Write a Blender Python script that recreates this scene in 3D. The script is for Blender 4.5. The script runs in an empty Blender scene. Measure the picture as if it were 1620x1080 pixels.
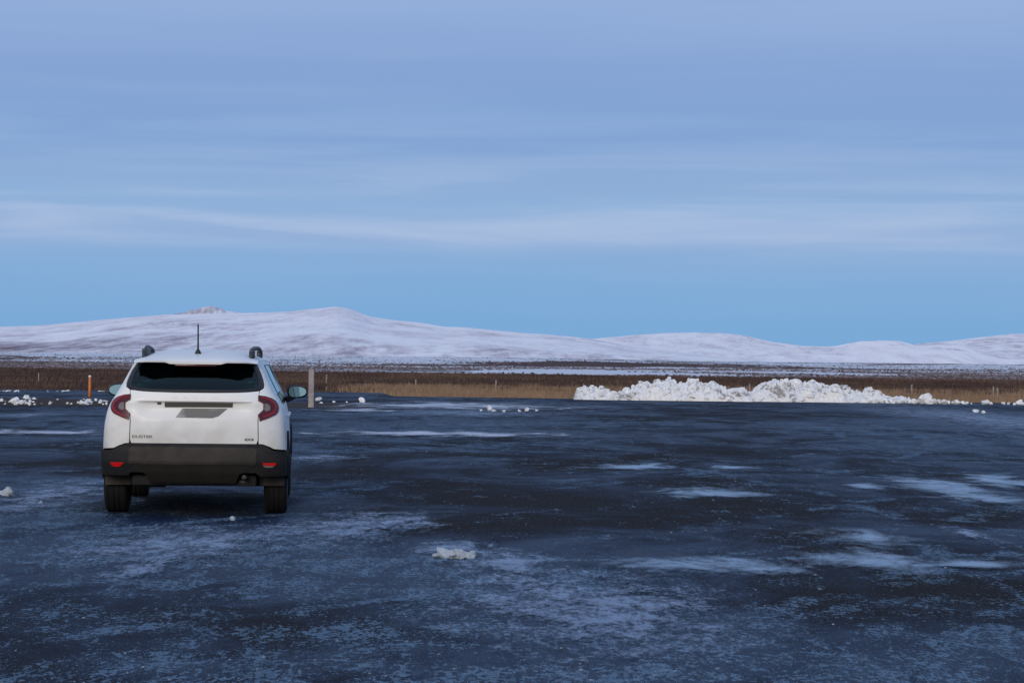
import bpy, bmesh, math, random
import numpy as np
from mathutils import Vector, Matrix, noise as mn
R = math.radians
C = bpy.context.scene.collection
scene = bpy.context.scene
random.seed(7); rng = np.random.default_rng(7)

# ------------------------------------------------------------------ camera
HC = 1.54                    # camera height
ROLL = 0.0122
cam_d = bpy.data.cameras.new('camera'); cam = bpy.data.objects.new('camera', cam_d); C.objects.link(cam)
cam_d.sensor_width = 36; cam_d.lens = 80; cam_d.clip_start = 0.1; cam_d.clip_end = 80000
PITCH = math.atan(32/3600)
cam.matrix_world = Matrix.Translation((0, 0, HC)) @ Matrix.Rotation(R(90)+PITCH, 4, 'X') @ Matrix.Rotation(math.atan(ROLL), 4, 'Z')
scene.camera = cam

# ------------------------------------------------------------------ light
SUN_EL, SUN_AZ = 16.0, 192.0          # azimuth measured clockwise from the view direction (+Y)
world = bpy.data.worlds.new('World'); scene.world = world; world.use_nodes = True
def build_world():
    nt = world.node_tree; N = nt.nodes; L = nt.links
    bg = N['Background']
    tc = N.new('ShaderNodeTexCoord')
    sky = N.new('ShaderNodeTexSky'); sky.sky_type = 'NISHITA'; sky.sun_disc = False
    sky.sun_elevation = R(SUN_EL); sky.sun_rotation = R(SUN_AZ)
    sky.air_density = 1.0; sky.dust_density = 0.6; sky.ozone_density = 3.0
    sep = N.new('ShaderNodeSeparateXYZ'); L.new(tc.outputs['Generated'], sep.inputs[0])
    # gradient of the thin high cloud veil over the clear sky
    mpw = N.new('ShaderNodeMapping'); mpw.inputs['Scale'].default_value = (2.4, 2.4, 26); L.new(tc.outputs['Generated'], mpw.inputs[0])
    nw = N.new('ShaderNodeTexNoise'); nw.inputs['Scale'].default_value = 1; nw.inputs['Detail'].default_value = 5; L.new(mpw.outputs[0], nw.inputs['Vector'])
    wz_ = N.new('ShaderNodeMath'); wz_.operation = 'MULTIPLY_ADD'; L.new(nw.outputs['Fac'], wz_.inputs[0]); wz_.inputs[1].default_value = .026; L.new(sep.outputs['Z'], wz_.inputs[2])
    wz2 = N.new('ShaderNodeMath'); wz2.operation = 'SUBTRACT'; L.new(wz_.outputs[0], wz2.inputs[0]); wz2.inputs[1].default_value = .013
    ramp = N.new('ShaderNodeValToRGB'); L.new(wz2.outputs[0], ramp.inputs[0])
    cr = ramp.color_ramp
    stops = [(0.0, (1.6, 3.7, 6.6)), (0.022, (1.85, 3.8, 6.65)), (0.044, (2.15, 3.9, 6.6)), (0.056, (2.85, 4.1, 6.65)), (0.070, (2.55, 4.1, 6.65)), (0.082, (2.5, 3.9, 6.5)), (0.095, (2.1, 3.5, 6.3)),
             (0.125, (2.25, 3.5, 6.3)), (0.156, (2.8, 4.05, 6.7)), (0.3, (3.0, 4.2, 6.7)), (1.0, (2.9, 4.1, 6.6))]
    while len(cr.elements) < len(stops): cr.elements.new(0.5)
    for e, (p, c) in zip(cr.elements, stops):
        e.position = p; e.color = (*[k/10 for k in c], 1)
    sc = N.new('ShaderNodeVectorMath'); sc.operation = 'SCALE'; sc.inputs['Scale'].default_value = 10
    L.new(ramp.outputs[0], sc.inputs[0])
    # thin streaked cirrus
    mp = N.new('ShaderNodeMapping'); mp.inputs['Scale'].default_value = (5.0, 5.0, 75); mp.inputs['Rotation'].default_value = (0, R(-2.2), 0)
    L.new(tc.outputs['Generated'], mp.inputs[0])
    n1 = N.new('ShaderNodeTexNoise'); n1.inputs['Scale'].default_value = 1.0; n1.inputs['Detail'].default_value = 6; n1.inputs['Roughness'].default_value = .5; n1.inputs['Distortion'].default_value = .5
    L.new(mp.outputs[0], n1.inputs['Vector'])
    mr = N.new('ShaderNodeMapRange'); mr.inputs['From Min'].default_value = .40; mr.inputs['From Max'].default_value = .72
    mr.interpolation_type = 'SMOOTHSTEP'
    L.new(n1.outputs['Fac'], mr.inputs['Value'])
    # the cloud band: strongest at 4-6 degrees of height, faint elsewhere
    band = N.new('ShaderNodeValToRGB'); L.new(sep.outputs['Z'], band.inputs[0])
    be = band.color_ramp
    bs = [(0.0, .0), (.025, .04), (.047, .12), (.054, .85), (.07, .75), (.088, .28), (.12, .10), (.3, .12), (1, .1)]
    while len(be.elements) < len(bs): be.elements.new(0.5)
    for e, (p, v) in zip(be.elements, bs): e.position = p; e.color = (v, v, v, 1)
    mul = N.new('ShaderNodeMath'); mul.operation = 'MULTIPLY'; L.new(mr.outputs[0], mul.inputs[0]); L.new(band.outputs[0], mul.inputs[1])
    mix = N.new('ShaderNodeMix'); mix.data_type = 'RGBA'
    L.new(mul.outputs[0], mix.inputs['Factor']); L.new(sc.outputs[0], mix.inputs['A'])
    mix.inputs['B'].default_value = (4.0, 5.1, 7.25, 1)
    # clear Nishita sky shows through and carries the glow of the sun's side
    mix2 = N.new('ShaderNodeMix'); mix2.data_type = 'RGBA'; mix2.inputs['Factor'].default_value = 1.0; mix2.blend_type = 'ADD'
    tint = N.new('ShaderNodeMix'); tint.data_type = 'RGBA'; tint.blend_type = 'MULTIPLY'; tint.inputs['Factor'].default_value = 1
    L.new(sky.outputs[0], tint.inputs['A']); tint.inputs['B'].default_value = (.04, .04, .04, 1)
    L.new(mix.outputs['Result'], mix2.inputs['A']); L.new(tint.outputs['Result'], mix2.inputs['B'])
    L.new(mix2.outputs['Result'], bg.inputs['Color'])
    bg.inputs['Strength'].default_value = 0.1
build_world()
sun_d = bpy.data.lights.new('sun', 'SUN'); sun = bpy.data.objects.new('sun', sun_d); C.objects.link(sun)
sun_d.energy = 2.0; sun_d.angle = R(22); sun_d.color = (1.0, .86, .67)
az, el = R(SUN_AZ), R(SUN_EL)
sdir = Vector((math.sin(az)*math.cos(el), math.cos(az)*math.cos(el), math.sin(el)))
sun.rotation_euler = sdir.to_track_quat('Z', 'Y').to_euler()
vs = scene.view_settings; vs.view_transform = 'Standard'; vs.look = 'None'; vs.gamma = 1; vs.exposure = 0; vs.use_curve_mapping = False
scene.render.engine = 'CYCLES'
scene.cycles.max_bounces = 8; scene.cycles.caustics_reflective = False; scene.cycles.transparent_max_bounces = 24

# ------------------------------------------------------------------ helpers
def hor(px): return 572 + (px-810)*ROLL
def at(px, py, z=0.0):
    """point on the level z seen at this place of the photograph"""
    Y = (HC - z)*3600/(py - hor(px))
    return Vector(((px-810)/3600*Y, Y, z))
def tag(o, label=None, cat=None, group=None, kind=None):
    if label: o['label'] = label
    if cat: o['category'] = cat
    if group: o['group'] = group
    if kind: o['kind'] = kind
    return o
def empty(name, loc=(0, 0, 0), rz=0):
    o = bpy.data.objects.new(name, None); C.objects.link(o); o.location = loc; o.rotation_euler = (0, 0, rz); o.empty_display_size = .2
    return o
def link(name, me, mat, parent=None):
    o = bpy.data.objects.new(name, me); C.objects.link(o)
    if parent: o.parent = parent
    if mat and not me.materials: me.materials.append(mat)
    return o
def finish(bm, name, mat, parent=None, angle=35, smooth=True):
    for f in bm.faces: f.smooth = smooth
    if smooth:
        for e in bm.edges:
            if len(e.link_faces) != 2 or e.calc_face_angle(3) > R(angle): e.smooth = False
    me = bpy.data.meshes.new(name); bm.to_mesh(me); bm.free()
    return link(name, me, mat, parent)
def obj_py(name, V, F, mat, parent=None, smooth=True, col=None):
    me = bpy.data.meshes.new(name)
    V = np.asarray(V, dtype=np.float32); F = np.asarray(F, dtype=np.int32)
    me.vertices.add(len(V)); me.vertices.foreach_set('co', V.ravel())
    k = F.shape[1]
    me.loops.add(F.size); me.loops.foreach_set('vertex_index', F.ravel())
    me.polygons.add(len(F)); me.polygons.foreach_set('loop_start', np.arange(0, F.size, k, dtype=np.int32))
    me.polygons.foreach_set('loop_total', np.full(len(F), k, dtype=np.int32))
    me.update(calc_edges=True); me.validate()
    me.polygons.foreach_set('use_smooth', np.full(len(me.polygons), smooth))
    if col is not None:
        a = me.color_attributes.new('Col', 'FLOAT_COLOR', 'POINT')
        c = np.ones((len(V), 4), dtype=np.float32); c[:, :col.shape[1]] = col
        a.data.foreach_set('color', c.ravel())
    return link(name, me, mat, parent)
def vnoise(P, seed=0):
    """vectorised value noise, P (n,2)"""
    P = np.asarray(P, float); i = np.floor(P).astype(np.int64); f = P - i; f = f*f*(3-2*f)
    def h(a, b):
        x = (a*374761393 + b*668265263 + seed*1442695041) & 0xffffffff
        x = ((x ^ (x >> 13))*1274126177) & 0xffffffff
        return ((x ^ (x >> 16)) & 0xffff)/65535.0
    a = h(i[..., 0], i[..., 1]); b = h(i[..., 0]+1, i[..., 1]); c = h(i[..., 0], i[..., 1]+1); d = h(i[..., 0]+1, i[..., 1]+1)
    return (a*(1-f[..., 0])+b*f[..., 0])*(1-f[..., 1])+(c*(1-f[..., 0])+d*f[..., 0])*f[..., 1]
def fbm(P, oct=5, seed=0, gain=.5):
    s = 0; a = 1; t = 0; P = np.asarray(P, float)
    for k in range(oct):
        s = s + a*vnoise(P, seed+k*17); t += a; a *= gain; P = P*2.03+5.7
    return s/t
def sstep(a, b, x):
    t = np.clip((np.asarray(x, float)-a)/(b-a), 0, 1); return t*t*(3-2*t)
interp = lambda x, t: np.interp(x, [a for a, b in t], [b for a, b in t])

# ------------------------------------------------------------------ materials
def mat(name, col=(.5, .5, .5), rough=.5, metal=0, spec=.5, coat=0, noise=None, bump=None, sheen=0):
    m = bpy.data.materials.new(name); m.use_nodes = True; nt = m.node_tree; b = nt.nodes['Principled BSDF']
    b.inputs['Base Color'].default_value = (*col, 1); b.inputs['Roughness'].default_value = rough; b.inputs['Metallic'].default_value = metal
    b.inputs['Specular IOR Level'].default_value = spec; b.inputs['Coat Weight'].default_value = coat; b.inputs['Coat Roughness'].default_value = .05
    tc = nt.nodes.new('ShaderNodeTexCoord')
    if noise:
        col2, sc, lo, hi = noise
        n = nt.nodes.new('ShaderNodeTexNoise'); n.inputs['Scale'].default_value = sc; n.inputs['Detail'].default_value = 6
        nt.links.new(tc.outputs['Object'], n.inputs['Vector'])
        r = nt.nodes.new('ShaderNodeMapRange'); r.inputs['From Min'].default_value = lo; r.inputs['From Max'].default_value = hi
        nt.links.new(n.outputs['Fac'], r.inputs['Value'])
        x = nt.nodes.new('ShaderNodeMix'); x.data_type = 'RGBA'; x.inputs['A'].default_value = (*col, 1); x.inputs['B'].default_value = (*col2, 1)
        nt.links.new(r.outputs[0], x.inputs['Factor']); nt.links.new(x.outputs['Result'], b.inputs['Base Color'])
    if bump:
        sc, st, dist = bump
        n = nt.nodes.new('ShaderNodeTexNoise'); n.inputs['Scale'].default_value = sc; n.inputs['Detail'].default_value = 8
        nt.links.new(tc.outputs['Object'], n.inputs['Vector'])
        bp = nt.nodes.new('ShaderNodeBump'); bp.inputs['Strength'].default_value = st; bp.inputs['Distance'].default_value = dist
        nt.links.new(n.outputs['Fac'], bp.inputs['Height']); nt.links.new(bp.outputs[0], b.inputs['Normal'])
    return m
class NT:
    """tiny node-building helper"""
    def __init__(s, name):
        s.m = bpy.data.materials.new(name); s.m.use_nodes = True; s.t = s.m.node_tree; s.b = s.t.nodes['Principled BSDF']; s.out = s.t.nodes['Material Output']
        s.tc = s.t.nodes.new('ShaderNodeTexCoord')
    def n(s, typ, **k):
        o = s.t.nodes.new(typ)
        for a, v in k.items(): setattr(o, a, v)
        return o
    def put(s, sock, v):
        if hasattr(v, 'is_output') or isinstance(v, bpy.types.NodeSocket): s.t.links.new(v, sock)
        else: sock.default_value = (*v, 1) if (isinstance(v, tuple) and len(v) == 3 and sock.type == 'RGBA') else v
    def math(s, op, a, b=0.0, c=None, clamp=False):
        o = s.n('ShaderNodeMath', operation=op, use_clamp=clamp); s.put(o.inputs[0], a); s.put(o.inputs[1], b)
        if c is not None: s.put(o.inputs[2], c)
        return o.outputs[0]
    def mapping(s, vec, scale=(1, 1, 1), loc=(0, 0, 0), rot=(0, 0, 0)):
        o = s.n('ShaderNodeMapping'); s.t.links.new(vec, o.inputs[0]); o.inputs['Scale'].default_value = scale; o.inputs['Location'].default_value = loc; o.inputs['Rotation'].default_value = rot
        return o.outputs[0]
    def noise(s, vec, scale, detail=6, rough=.55, dist=0, out='Fac'):
        o = s.n('ShaderNodeTexNoise'); s.t.links.new(vec, o.inputs['Vector']); o.inputs['Scale'].default_value = scale
        o.inputs['Detail'].default_value = detail; o.inputs['Roughness'].default_value = rough; o.inputs['Distortion'].default_value = dist
        return o.outputs[out]
    def rng(s, v, a, b, c=0.0, d=1.0, smooth=True):
        o = s.n('ShaderNodeMapRange'); o.interpolation_type = 'SMOOTHSTEP' if smooth else 'LINEAR'
        for i, q in zip(('Value', 'From Min', 'From Max', 'To Min', 'To Max'), (v, a, b, c, d)): s.put(o.inputs[i], q)
        return o.outputs[0]
    def mix(s, f, a, b, blend='MIX'):
        o = s.n('ShaderNodeMix', data_type='RGBA', blend_type=blend); s.put(o.inputs['Factor'], f); s.put(o.inputs['A'], a); s.put(o.inputs['B'], b)
        return o.outputs['Result']
    def bump(s, h, strength, dist):
        o = s.n('ShaderNodeBump'); s.t.links.new(h, o.inputs['Height']); o.inputs['Strength'].default_value = strength; o.inputs['Distance'].default_value = dist
        return o.outputs[0]
    def attr(s, name='Col'):
        o = s.n('ShaderNodeVertexColor', layer_name=name); sp = s.n('ShaderNodeSeparateColor'); s.t.links.new(o.outputs[0], sp.inputs[0])
        return o.outputs['Color'], sp.outputs

def m_lot():
    k = NT('icy_asphalt'); P = k.tc.outputs['Object']; _, vc = k.attr(); spot = k.math('MULTIPLY_ADD', vc[0], 1.6, -.8)
    # patches: dry tarmac, thin ice film, frozen slush, with fine speckle inside
    big = k.noise(k.mapping(P, (1, .6, 1), (3, 8, 0)), .20, 5, .55)
    mid = k.noise(k.mapping(P, (1, .5, 1), (31, 2, 0)), .8, 7, .68, .6)
    fine = k.noise(k.mapping(P, (1, .30, 1), (0, 0, 0), (0, 0, R(9))), 13, 8, .74, .4)
    grit = k.noise(k.mapping(P, (1, .4, 1)), 60, 4, .75)
    # wheel tracks: bands of frost curving about a far centre on the right
    sp = k.n('ShaderNodeSeparateXYZ'); k.t.links.new(P, sp.inputs[0])
    dx = k.math('SUBTRACT', sp.outputs['X'], 2.0); dy = k.math('SUBTRACT', sp.outputs['Y'], -22.0)
    rr = k.math('SQRT', k.math('ADD', k.math('MULTIPLY', dx, dx), k.math('MULTIPLY', dy, dy)))
    an = k.math('MULTIPLY', k.math('ARCTAN2', dy, dx), 9.0)
    cx = k.n('ShaderNodeCombineXYZ'); k.put(cx.inputs[0], k.math('MULTIPLY', rr, 1.5)); k.put(cx.inputs[1], an)
    arc = k.noise(cx.outputs[0], 1.0, 6, .65)
    cx2 = k.n('ShaderNodeCombineXYZ'); k.put(cx2.inputs[0], k.math('MULTIPLY', rr, 6.5)); k.put(cx2.inputs[1], an)
    arcf = k.noise(cx2.outputs[0], 1.0, 5, .7)
    # along-view tyre streaks in the foreground
    st = k.noise(k.mapping(P, (5.0, .45, 1), (0, 0, 0), (0, 0, R(18))), 1.0, 5, .65)
    dens = k.math('ADD', k.math('MULTIPLY', big, .9), k.math('MULTIPLY', mid, .75))
    dens = k.math('ADD', dens, k.math('MULTIPLY', arc, .7))
    dens = k.math('ADD', dens, k.math('MULTIPLY', st, .55)); dens = k.math('ADD', dens, spot)       # ~1.25 mean
    trk = None
    for cx_, cy_, radii in ((-60, 58, (68.0, 69.7, 71.9, 73.6, 76.2)), (27, 4, (24.6, 26.3, 27.6)), (-9, 60, (43.5, 45.2)), (-30, 24, (22.0, 23.7, 34.2, 35.9))):
        ax_ = k.math('SUBTRACT', sp.outputs['X'], cx_); ay_ = k.math('SUBTRACT', sp.outputs['Y'], cy_)
        r_ = k.math('ADD', k.math('SQRT', k.math('ADD', k.math('MULTIPLY', ax_, ax_), k.math('MULTIPLY', ay_, ay_))), k.math('MULTIPLY', mid, .5))
        for q_ in radii:
            pz = k.rng(k.math('ABSOLUTE', k.math('SUBTRACT', r_, q_)), .16, .06)
            trk = pz if trk is None else k.math('MAXIMUM', trk, pz)
    trk = k.math('MULTIPLY', trk, k.rng(k.noise(k.mapping(P, (1, 1, 1), (8, 3, 0)), .35, 4, .6), .42, .6))
    dens = k.math('ADD', dens, k.math('MULTIPLY', trk, .38))
    thr = k.rng(dens, .98, 1.50, .79, .46)
    fN = k.rng(fine, .30, .70, 0, 1, False); gN = k.rng(grit, .30, .70, 0, 1, False); aN = k.rng(arcf, .3, .7, 0, 1, False)
    sig = k.math('ADD', k.math('MULTIPLY', fN, .46), k.math('MULTIPLY', gN, .37)); sig = k.math('ADD', sig, k.math('MULTIPLY', aN, .17))
    clump = k.rng(k.noise(k.mapping(P, (1, .38, 1), (2, 5, 0), (0, 0, R(14))), 2.4, 5, .62, .8), .3, .7, 0, 1, False)
    cov = k.rng(k.math('ADD', dens, k.math('MULTIPLY', k.math('SUBTRACT', clump, .5), .62)), 1.22, 1.86, 0, 1)
    g1 = k.rng(k.noise(k.mapping(P, (1, .34, 1), (0, 0, 0), (0, 0, R(12))), 8, 5, .66, .5), .28, .72, 0, 1, False)
    g2 = k.rng(k.noise(k.mapping(P, (1, .42, 1), (4, 1, 0), (0, 0, R(-6))), 27, 4, .68), .28, .72, 0, 1, False)
    g3 = k.rng(k.noise(k.mapping(P, (1, .5, 1), (1, 7, 0)), 75, 3, .7), .28, .72, 0, 1, False)
    m12 = k.math('ADD', k.math('MULTIPLY', g1, .42), k.math('MULTIPLY', g2, .58)); m23 = k.math('ADD', k.math('MULTIPLY', g2, .35), k.math('MULTIPLY', g3, .65))
    t1 = k.rng(cov, 0, 1, .74, .46, False); t2 = k.rng(cov, 0, 1, .72, .52, False)
    f1 = k.rng(k.math('SUBTRACT', m12, t1), 0, .07); f2 = k.rng(k.math('SUBTRACT', m23, t2), 0, .07)
    frost = k.math('MAXIMUM', k.math('MULTIPLY', f1, k.rng(g3, .2, .8, .45, 1)), k.math('MULTIPLY', f2, .85))
    film = k.rng(k.math('ADD', k.noise(k.mapping(P, (1, .5, 1), (9, 4, 0)), .38, 8, .68, .8), k.math('MULTIPLY', spot, .5)), .36, .60)
    dryc = k.mix(k.rng(k.noise(P, 60, 3, .6), .3, .75), (.011, .011, .013), (.036, .031, .033))
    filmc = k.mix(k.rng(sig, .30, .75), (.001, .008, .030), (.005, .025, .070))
    c = k.mix(film, dryc, filmc)
    speck = k.rng(k.noise(P, 85, 3, .6), .66, .74)
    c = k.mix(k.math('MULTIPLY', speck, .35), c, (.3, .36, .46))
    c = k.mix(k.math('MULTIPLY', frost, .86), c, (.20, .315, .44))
    k.put(k.b.inputs['Base Color'], c)
    r = k.rng(film, 0, 1, .95, .55, False); r = k.math('ADD', r, k.math('MULTIPLY', frost, .3), clamp=True)
    k.put(k.b.inputs['Roughness'], r)
    k.put(k.b.inputs['Specular IOR Level'], k.rng(film, 0, 1, .06, .17, False))
    h = k.math('ADD', k.math('MULTIPLY', fine, .6), k.math('MULTIPLY', grit, .4)); h = k.math('ADD', h, k.math('MULTIPLY', frost, .5))
    k.put(k.b.inputs['Normal'], k.bump(h, .8, .03))
    return k.m
def m_patch(name, col, rough, spec, soft=.5, scale=3.0, fadescale=1.0, bump=.1, grain=.5):
    """thin sheet of ice or snow whose broken edge follows the painted edge attribute"""
    k = NT(name); P = k.tc.outputs['Object']; c, s = k.attr()
    n = k.noise(k.mapping(P, (1, .45, 1)), scale, 8, .68, .6); n2 = k.noise(k.mapping(P, (1, .35, 1)), 26, 5, .75)
    e = k.math('ADD', s[0], k.math('MULTIPLY', k.math('SUBTRACT', n, .5), 2.6)); e = k.math('ADD', e, k.math('MULTIPLY', k.math('SUBTRACT', n2, .5), grain))
    a = k.rng(e, .22, .22+soft)
    k.put(k.b.inputs['Base Color'], k.mix(k.rng(n, .3, .7), col, tuple(min(.9, q*1.25) for q in col))); k.b.inputs['Roughness'].default_value = rough
    k.b.inputs['Specular IOR Level'].default_value = spec
    k.put(k.b.inputs['Normal'], k.bump(n2, bump, .01))
    k.put(k.b.inputs['Alpha'], k.math('MULTIPLY', a, fadescale))
    return k.m
def m_terrain():
    k = NT('heath_and_snow'); P = k.tc.outputs['Object']; c, s = k.attr()
    # r = snow cover, g = tan grass, b = far (speckle size)
    n1 = k.noise(P, .9, 6, .7); n2 = k.noise(k.mapping(P, (1, .14, 1)), .30, 6, .75); n3 = k.noise(k.mapping(P, (.5, .5, 1)), .016, 6, .6)
    far = s[2]
    sp = k.mix(far, n1, n2)
    sg = k.math('ADD', k.math('MULTIPLY', sp, .6), k.math('MULTIPLY', n3, .4))
    thr = k.rng(s[0], 0, 1, .74, .30, False)
    snow = k.rng(k.math('SUBTRACT', sg, thr), -.02, .05)
    heath = k.mix(k.rng(n1, .3, .7), (.050, .034, .034), (.105, .070, .064))
    heath = k.mix(k.rng(n3, .42, .6), heath, (.075, .034, .032))
    tan = k.mix(k.rng(n1, .3, .7), (.13, .088, .066), (.23, .155, .115))
    g = k.mix(k.rng(k.math('ADD', s[1], k.math('MULTIPLY', k.math('SUBTRACT', n2, .5), .8)), .3, .7), heath, tan)
    k.put(k.b.inputs['Base Color'], k.mix(snow, g, (.62, .64, .70)))
    k.b.inputs['Roughness'].default_value = .95; k.b.inputs['Specular IOR Level'].default_value = .1
    return k.m
def m_mountain():
    k = NT('snowy_mountain_side'); P = k.tc.outputs['Object']; c, s = k.attr()
    nA = k.noise(k.mapping(P, (1, .22, .3)), .0060, 9, .68, .3); nB = k.noise(k.mapping(P, (1, .16, .3)), .030, 8, .78); nC = k.noise(P, .0016, 4, .5)
    sg = k.math('ADD', k.math('MULTIPLY', nA, .55), k.math('MULTIPLY', nB, .45))
    thr = k.rng(s[0], 0, 1, .72, .26, False)
    snow = k.rng(k.math('SUBTRACT', sg, thr), -.12, .20)
    rock = k.mix(k.rng(nB, .35, .65), (.19, .15, .18), (.42, .35, .40))
    thin = k.mix(k.rng(nC, .4, .6), (.76, .70, .75), (.85, .80, .84))
    white = k.mix(k.rng(sg, .42, .58), thin, (.93, .91, .92))
    k.put(k.b.inputs['Base Color'], k.mix(snow, rock, white))
    k.put(k.b.inputs['Normal'], k.bump(nA, .2, 40))
    k.b.inputs['Roughness'].default_value = .95; k.b.inputs['Specular IOR Level'].default_value = .05
    return k.m
def m_snow(name, dirt=.0):
    k = NT(name); P = k.tc.outputs['Object']
    g = k.n('ShaderNodeNewGeometry').outputs['Position']
    n = k.noise(g, .9, 5, .6, .7); n2 = k.noise(g, 9, 6, .65)
    base = k.mix(k.rng(n2, .3, .7), (.62, .63, .65), (.82, .82, .82))
    f = k.rng(k.math('ADD', k.math('MULTIPLY', n, .62), k.math('MULTIPLY', n2, .38)), .535-dirt, .60-dirt)
    k.put(k.b.inputs['Base Color'], k.mix(k.math('MULTIPLY', f, .8), base, (.15, .125, .11)))
    k.put(k.b.inputs['Normal'], k.bump(n2, .6, .06)); k.b.inputs['Roughness'].default_value = .9; k.b.inputs['Specular IOR Level'].default_value = .2
    return k.m
def m_vcol(name, rough=.9):
    k = NT(name); c, s = k.attr(); k.put(k.b.inputs['Base Color'], c); k.b.inputs['Roughness'].default_value = rough; k.b.inputs['Specular IOR Level'].default_value = .1
    return k.m
def m_car_white():
    k = NT('dirty_white_paint'); P = k.tc.outputs['Object']
    sp = k.n('ShaderNodeSeparateXYZ'); k.t.links.new(P, sp.inputs[0])
    n = k.noise(P, 2.6, 6, .6, .4); n2 = k.noise(P, 90, 3, .7)
    h = k.rng(sp.outputs['Z'], 1.2, .6, 0, 1)                       # road film is thicker low down
    rear = k.rng(sp.outputs['Y'], .9, .3, .25, 1)
    d = k.math('MULTIPLY', k.math('MULTIPLY', h, rear), k.rng(n, .25, .75, .25, 1))
    d = k.math('ADD', k.math('MULTIPLY', d, .68), k.math('MULTIPLY', k.rng(n2, .62, .7), k.math('MULTIPLY', rear, .12)), clamp=True)
    k.put(k.b.inputs['Base Color'], k.mix(d, (.77, .775, .77), (.33, .315, .285)))
    k.put(k.b.inputs['Roughness'], k.rng(d, 0, .5, .5, .85, False))
    k.put(k.b.inputs['Coat Weight'], k.rng(d, 0, .4, .12, .0, False)); k.b.inputs['Coat Roughness'].default_value = .06
    return k.m
def m_dirty_plastic(name, col, dust, amt=.5):
    k = NT(name); P = k.tc.outputs['Object']
    n = k.noise(P, 3.5, 6, .6, .5); n2 = k.noise(P, 60, 4, .7)
    f = k.math('MULTIPLY', k.rng(k.math('ADD', k.math('MULTIPLY', n, .75), k.math('MULTIPLY', n2, .25)), .35, .65), amt)
    k.put(k.b.inputs['Base Color'], k.mix(f, col, dust)); k.b.inputs['Roughness'].default_value = .75; k.b.inputs['Specular IOR Level'].default_value = .3
    return k.m
def m_glass(name, tint, gloss=.12, refl=(.9, 1, 1)):
    m = bpy.data.materials.new(name); m.use_nodes = True; nt = m.node_tree; nt.nodes.remove(nt.nodes['Principled BSDF'])
    t = nt.nodes.new('ShaderNodeBsdfTransparent'); t.inputs[0].default_value = (*tint, 1)
    g = nt.nodes.new('ShaderNodeBsdfGlossy'); g.inputs[0].default_value = (*refl, 1); g.inputs['Roughness'].default_value = gloss
    f = nt.nodes.new('ShaderNodeFresnel'); f.inputs[0].default_value = 1.45
    x = nt.nodes.new('ShaderNodeMixShader'); nt.links.new(f.outputs[0], x.inputs[0]); nt.links.new(t.outputs[0], x.inputs[1]); nt.links.new(g.outputs[0], x.inputs[2])
    nt.links.new(x.outputs[0], nt.nodes['Material Output'].inputs[0]); return m

M = dict(
    lot=m_lot(), terrain=m_terrain(), mountain=m_mountain(),
    snow=m_snow('clean_snow', -.06), snow_dirty=m_snow('ploughed_snow', .0),
    crumb=mat('grey_ice_crumb', (.10, .13, .18), .6, noise=((.28, .31, .38), 1.5, .4, .7)),
    oldsnow=mat('dull_refrozen_snow', (.44, .52, .60), .85, noise=((.62, .69, .76), 8, .35, .65), bump=(18, .8, .02)),
    sooty=mat('sooty_steel', (.05, .048, .045), .6, .3),
    soil=mat('frozen_soil', (.035, .026, .024), .95, spec=.1, noise=((.075, .055, .047), 3.0, .3, .7), bump=(9, .8, .05)),
    ice=m_patch('glossy_ice', (.16, .24, .36), .25, .5, .75, 1.3, .85, .05),
    frost=m_patch('frozen_slush', (.30, .38, .52), .7, .3, 1.0, 3.2, .6, .3, 2.6),
    snowsheet=m_patch('trodden_snow', (.50, .54, .63), .8, .2, .8, 1.0, .85, .4, 1.2),
    line=mat('worn_road_paint', (.34, .34, .34), .8, noise=((.10, .10, .11), 6, .4, .65)),
    wood=mat('weathered_wood', (.33, .29, .25), .9, spec=.1, noise=((.18, .15, .13), 14, .3, .7), bump=(30, .6, .01)),
    wood_pale=mat('pale_square_timber', (.36, .33, .33), .9, spec=.1, noise=((.22, .19, .19), 9, .3, .7), bump=(25, .6, .01)),
    wire=mat('galvanised_wire', (.3, .3, .31), .5, 1),
    orange=mat('orange_plastic', (.62, .17, .025), .5, noise=((.45, .13, .03), 8, .4, .7)),
    band=mat('reflective_band', (.75, .72, .65), .4), dark=mat('black_plastic', (.012, .012, .014), .5),
    grass=m_vcol('dry_grass_blades'), paint=m_car_white(),
    black=m_dirty_plastic('dirty_black_plastic', (.008, .009, .011), (.034, .029, .026), .55),
    dusty=m_dirty_plastic('dust_coated_bumper', (.022, .019, .018), (.046, .039, .034), 1.0),
    mud=m_dirty_plastic('muddy_rubber', (.018, .016, .013), (.060, .050, .036), .9),
    under=mat('underbody', (.008, .008, .008), .9), tyre=m_dirty_plastic('tyre_rubber', (.004, .004, .004), (.009, .008, .007), .4),
    rim=mat('alloy', (.25, .25, .26), .35, .9), steel=mat('exhaust_steel', (.5, .48, .45), .3, 1),
    glass=m_glass('tinted_glass', (.13, .27, .24), .06), clear=m_glass('windscreen_glass', (.72, .85, .80), .02),
    red=mat('red_lens', (.085, .004, .008), .3, coat=.15, noise=((.05, .003, .006), 14, .35, .7)), red2=mat('bright_red_lens', (.62, .012, .010), .3),
    clearlens=mat('smoked_clear_lens', (.19, .16, .15), .2, coat=.5), recess_shade=mat('painted_recess_shade', (.045, .043, .038), .7),  # second one: handle recess shadow painted as a dark colour
    plate=mat('grey_number_plate', (.13, .13, .125), .6, noise=((.30, .30, .30), 5, .45, .6)),
    seat=mat('dark_seat_fabric', (.022, .024, .026), .95), mirror=mat('mirror_glass', (.50, .60, .47), .06, 1),
    badge=mat('grey_badge', (.10, .10, .10), .4), badgew=mat('white_badge', (.66, .66, .64), .4),
    rail=mat('dark_roof_rail', (.022, .025, .032), .55), lamp=mat('headlamp_glass', (.35, .36, .38), .15, coat=1),
)

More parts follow.
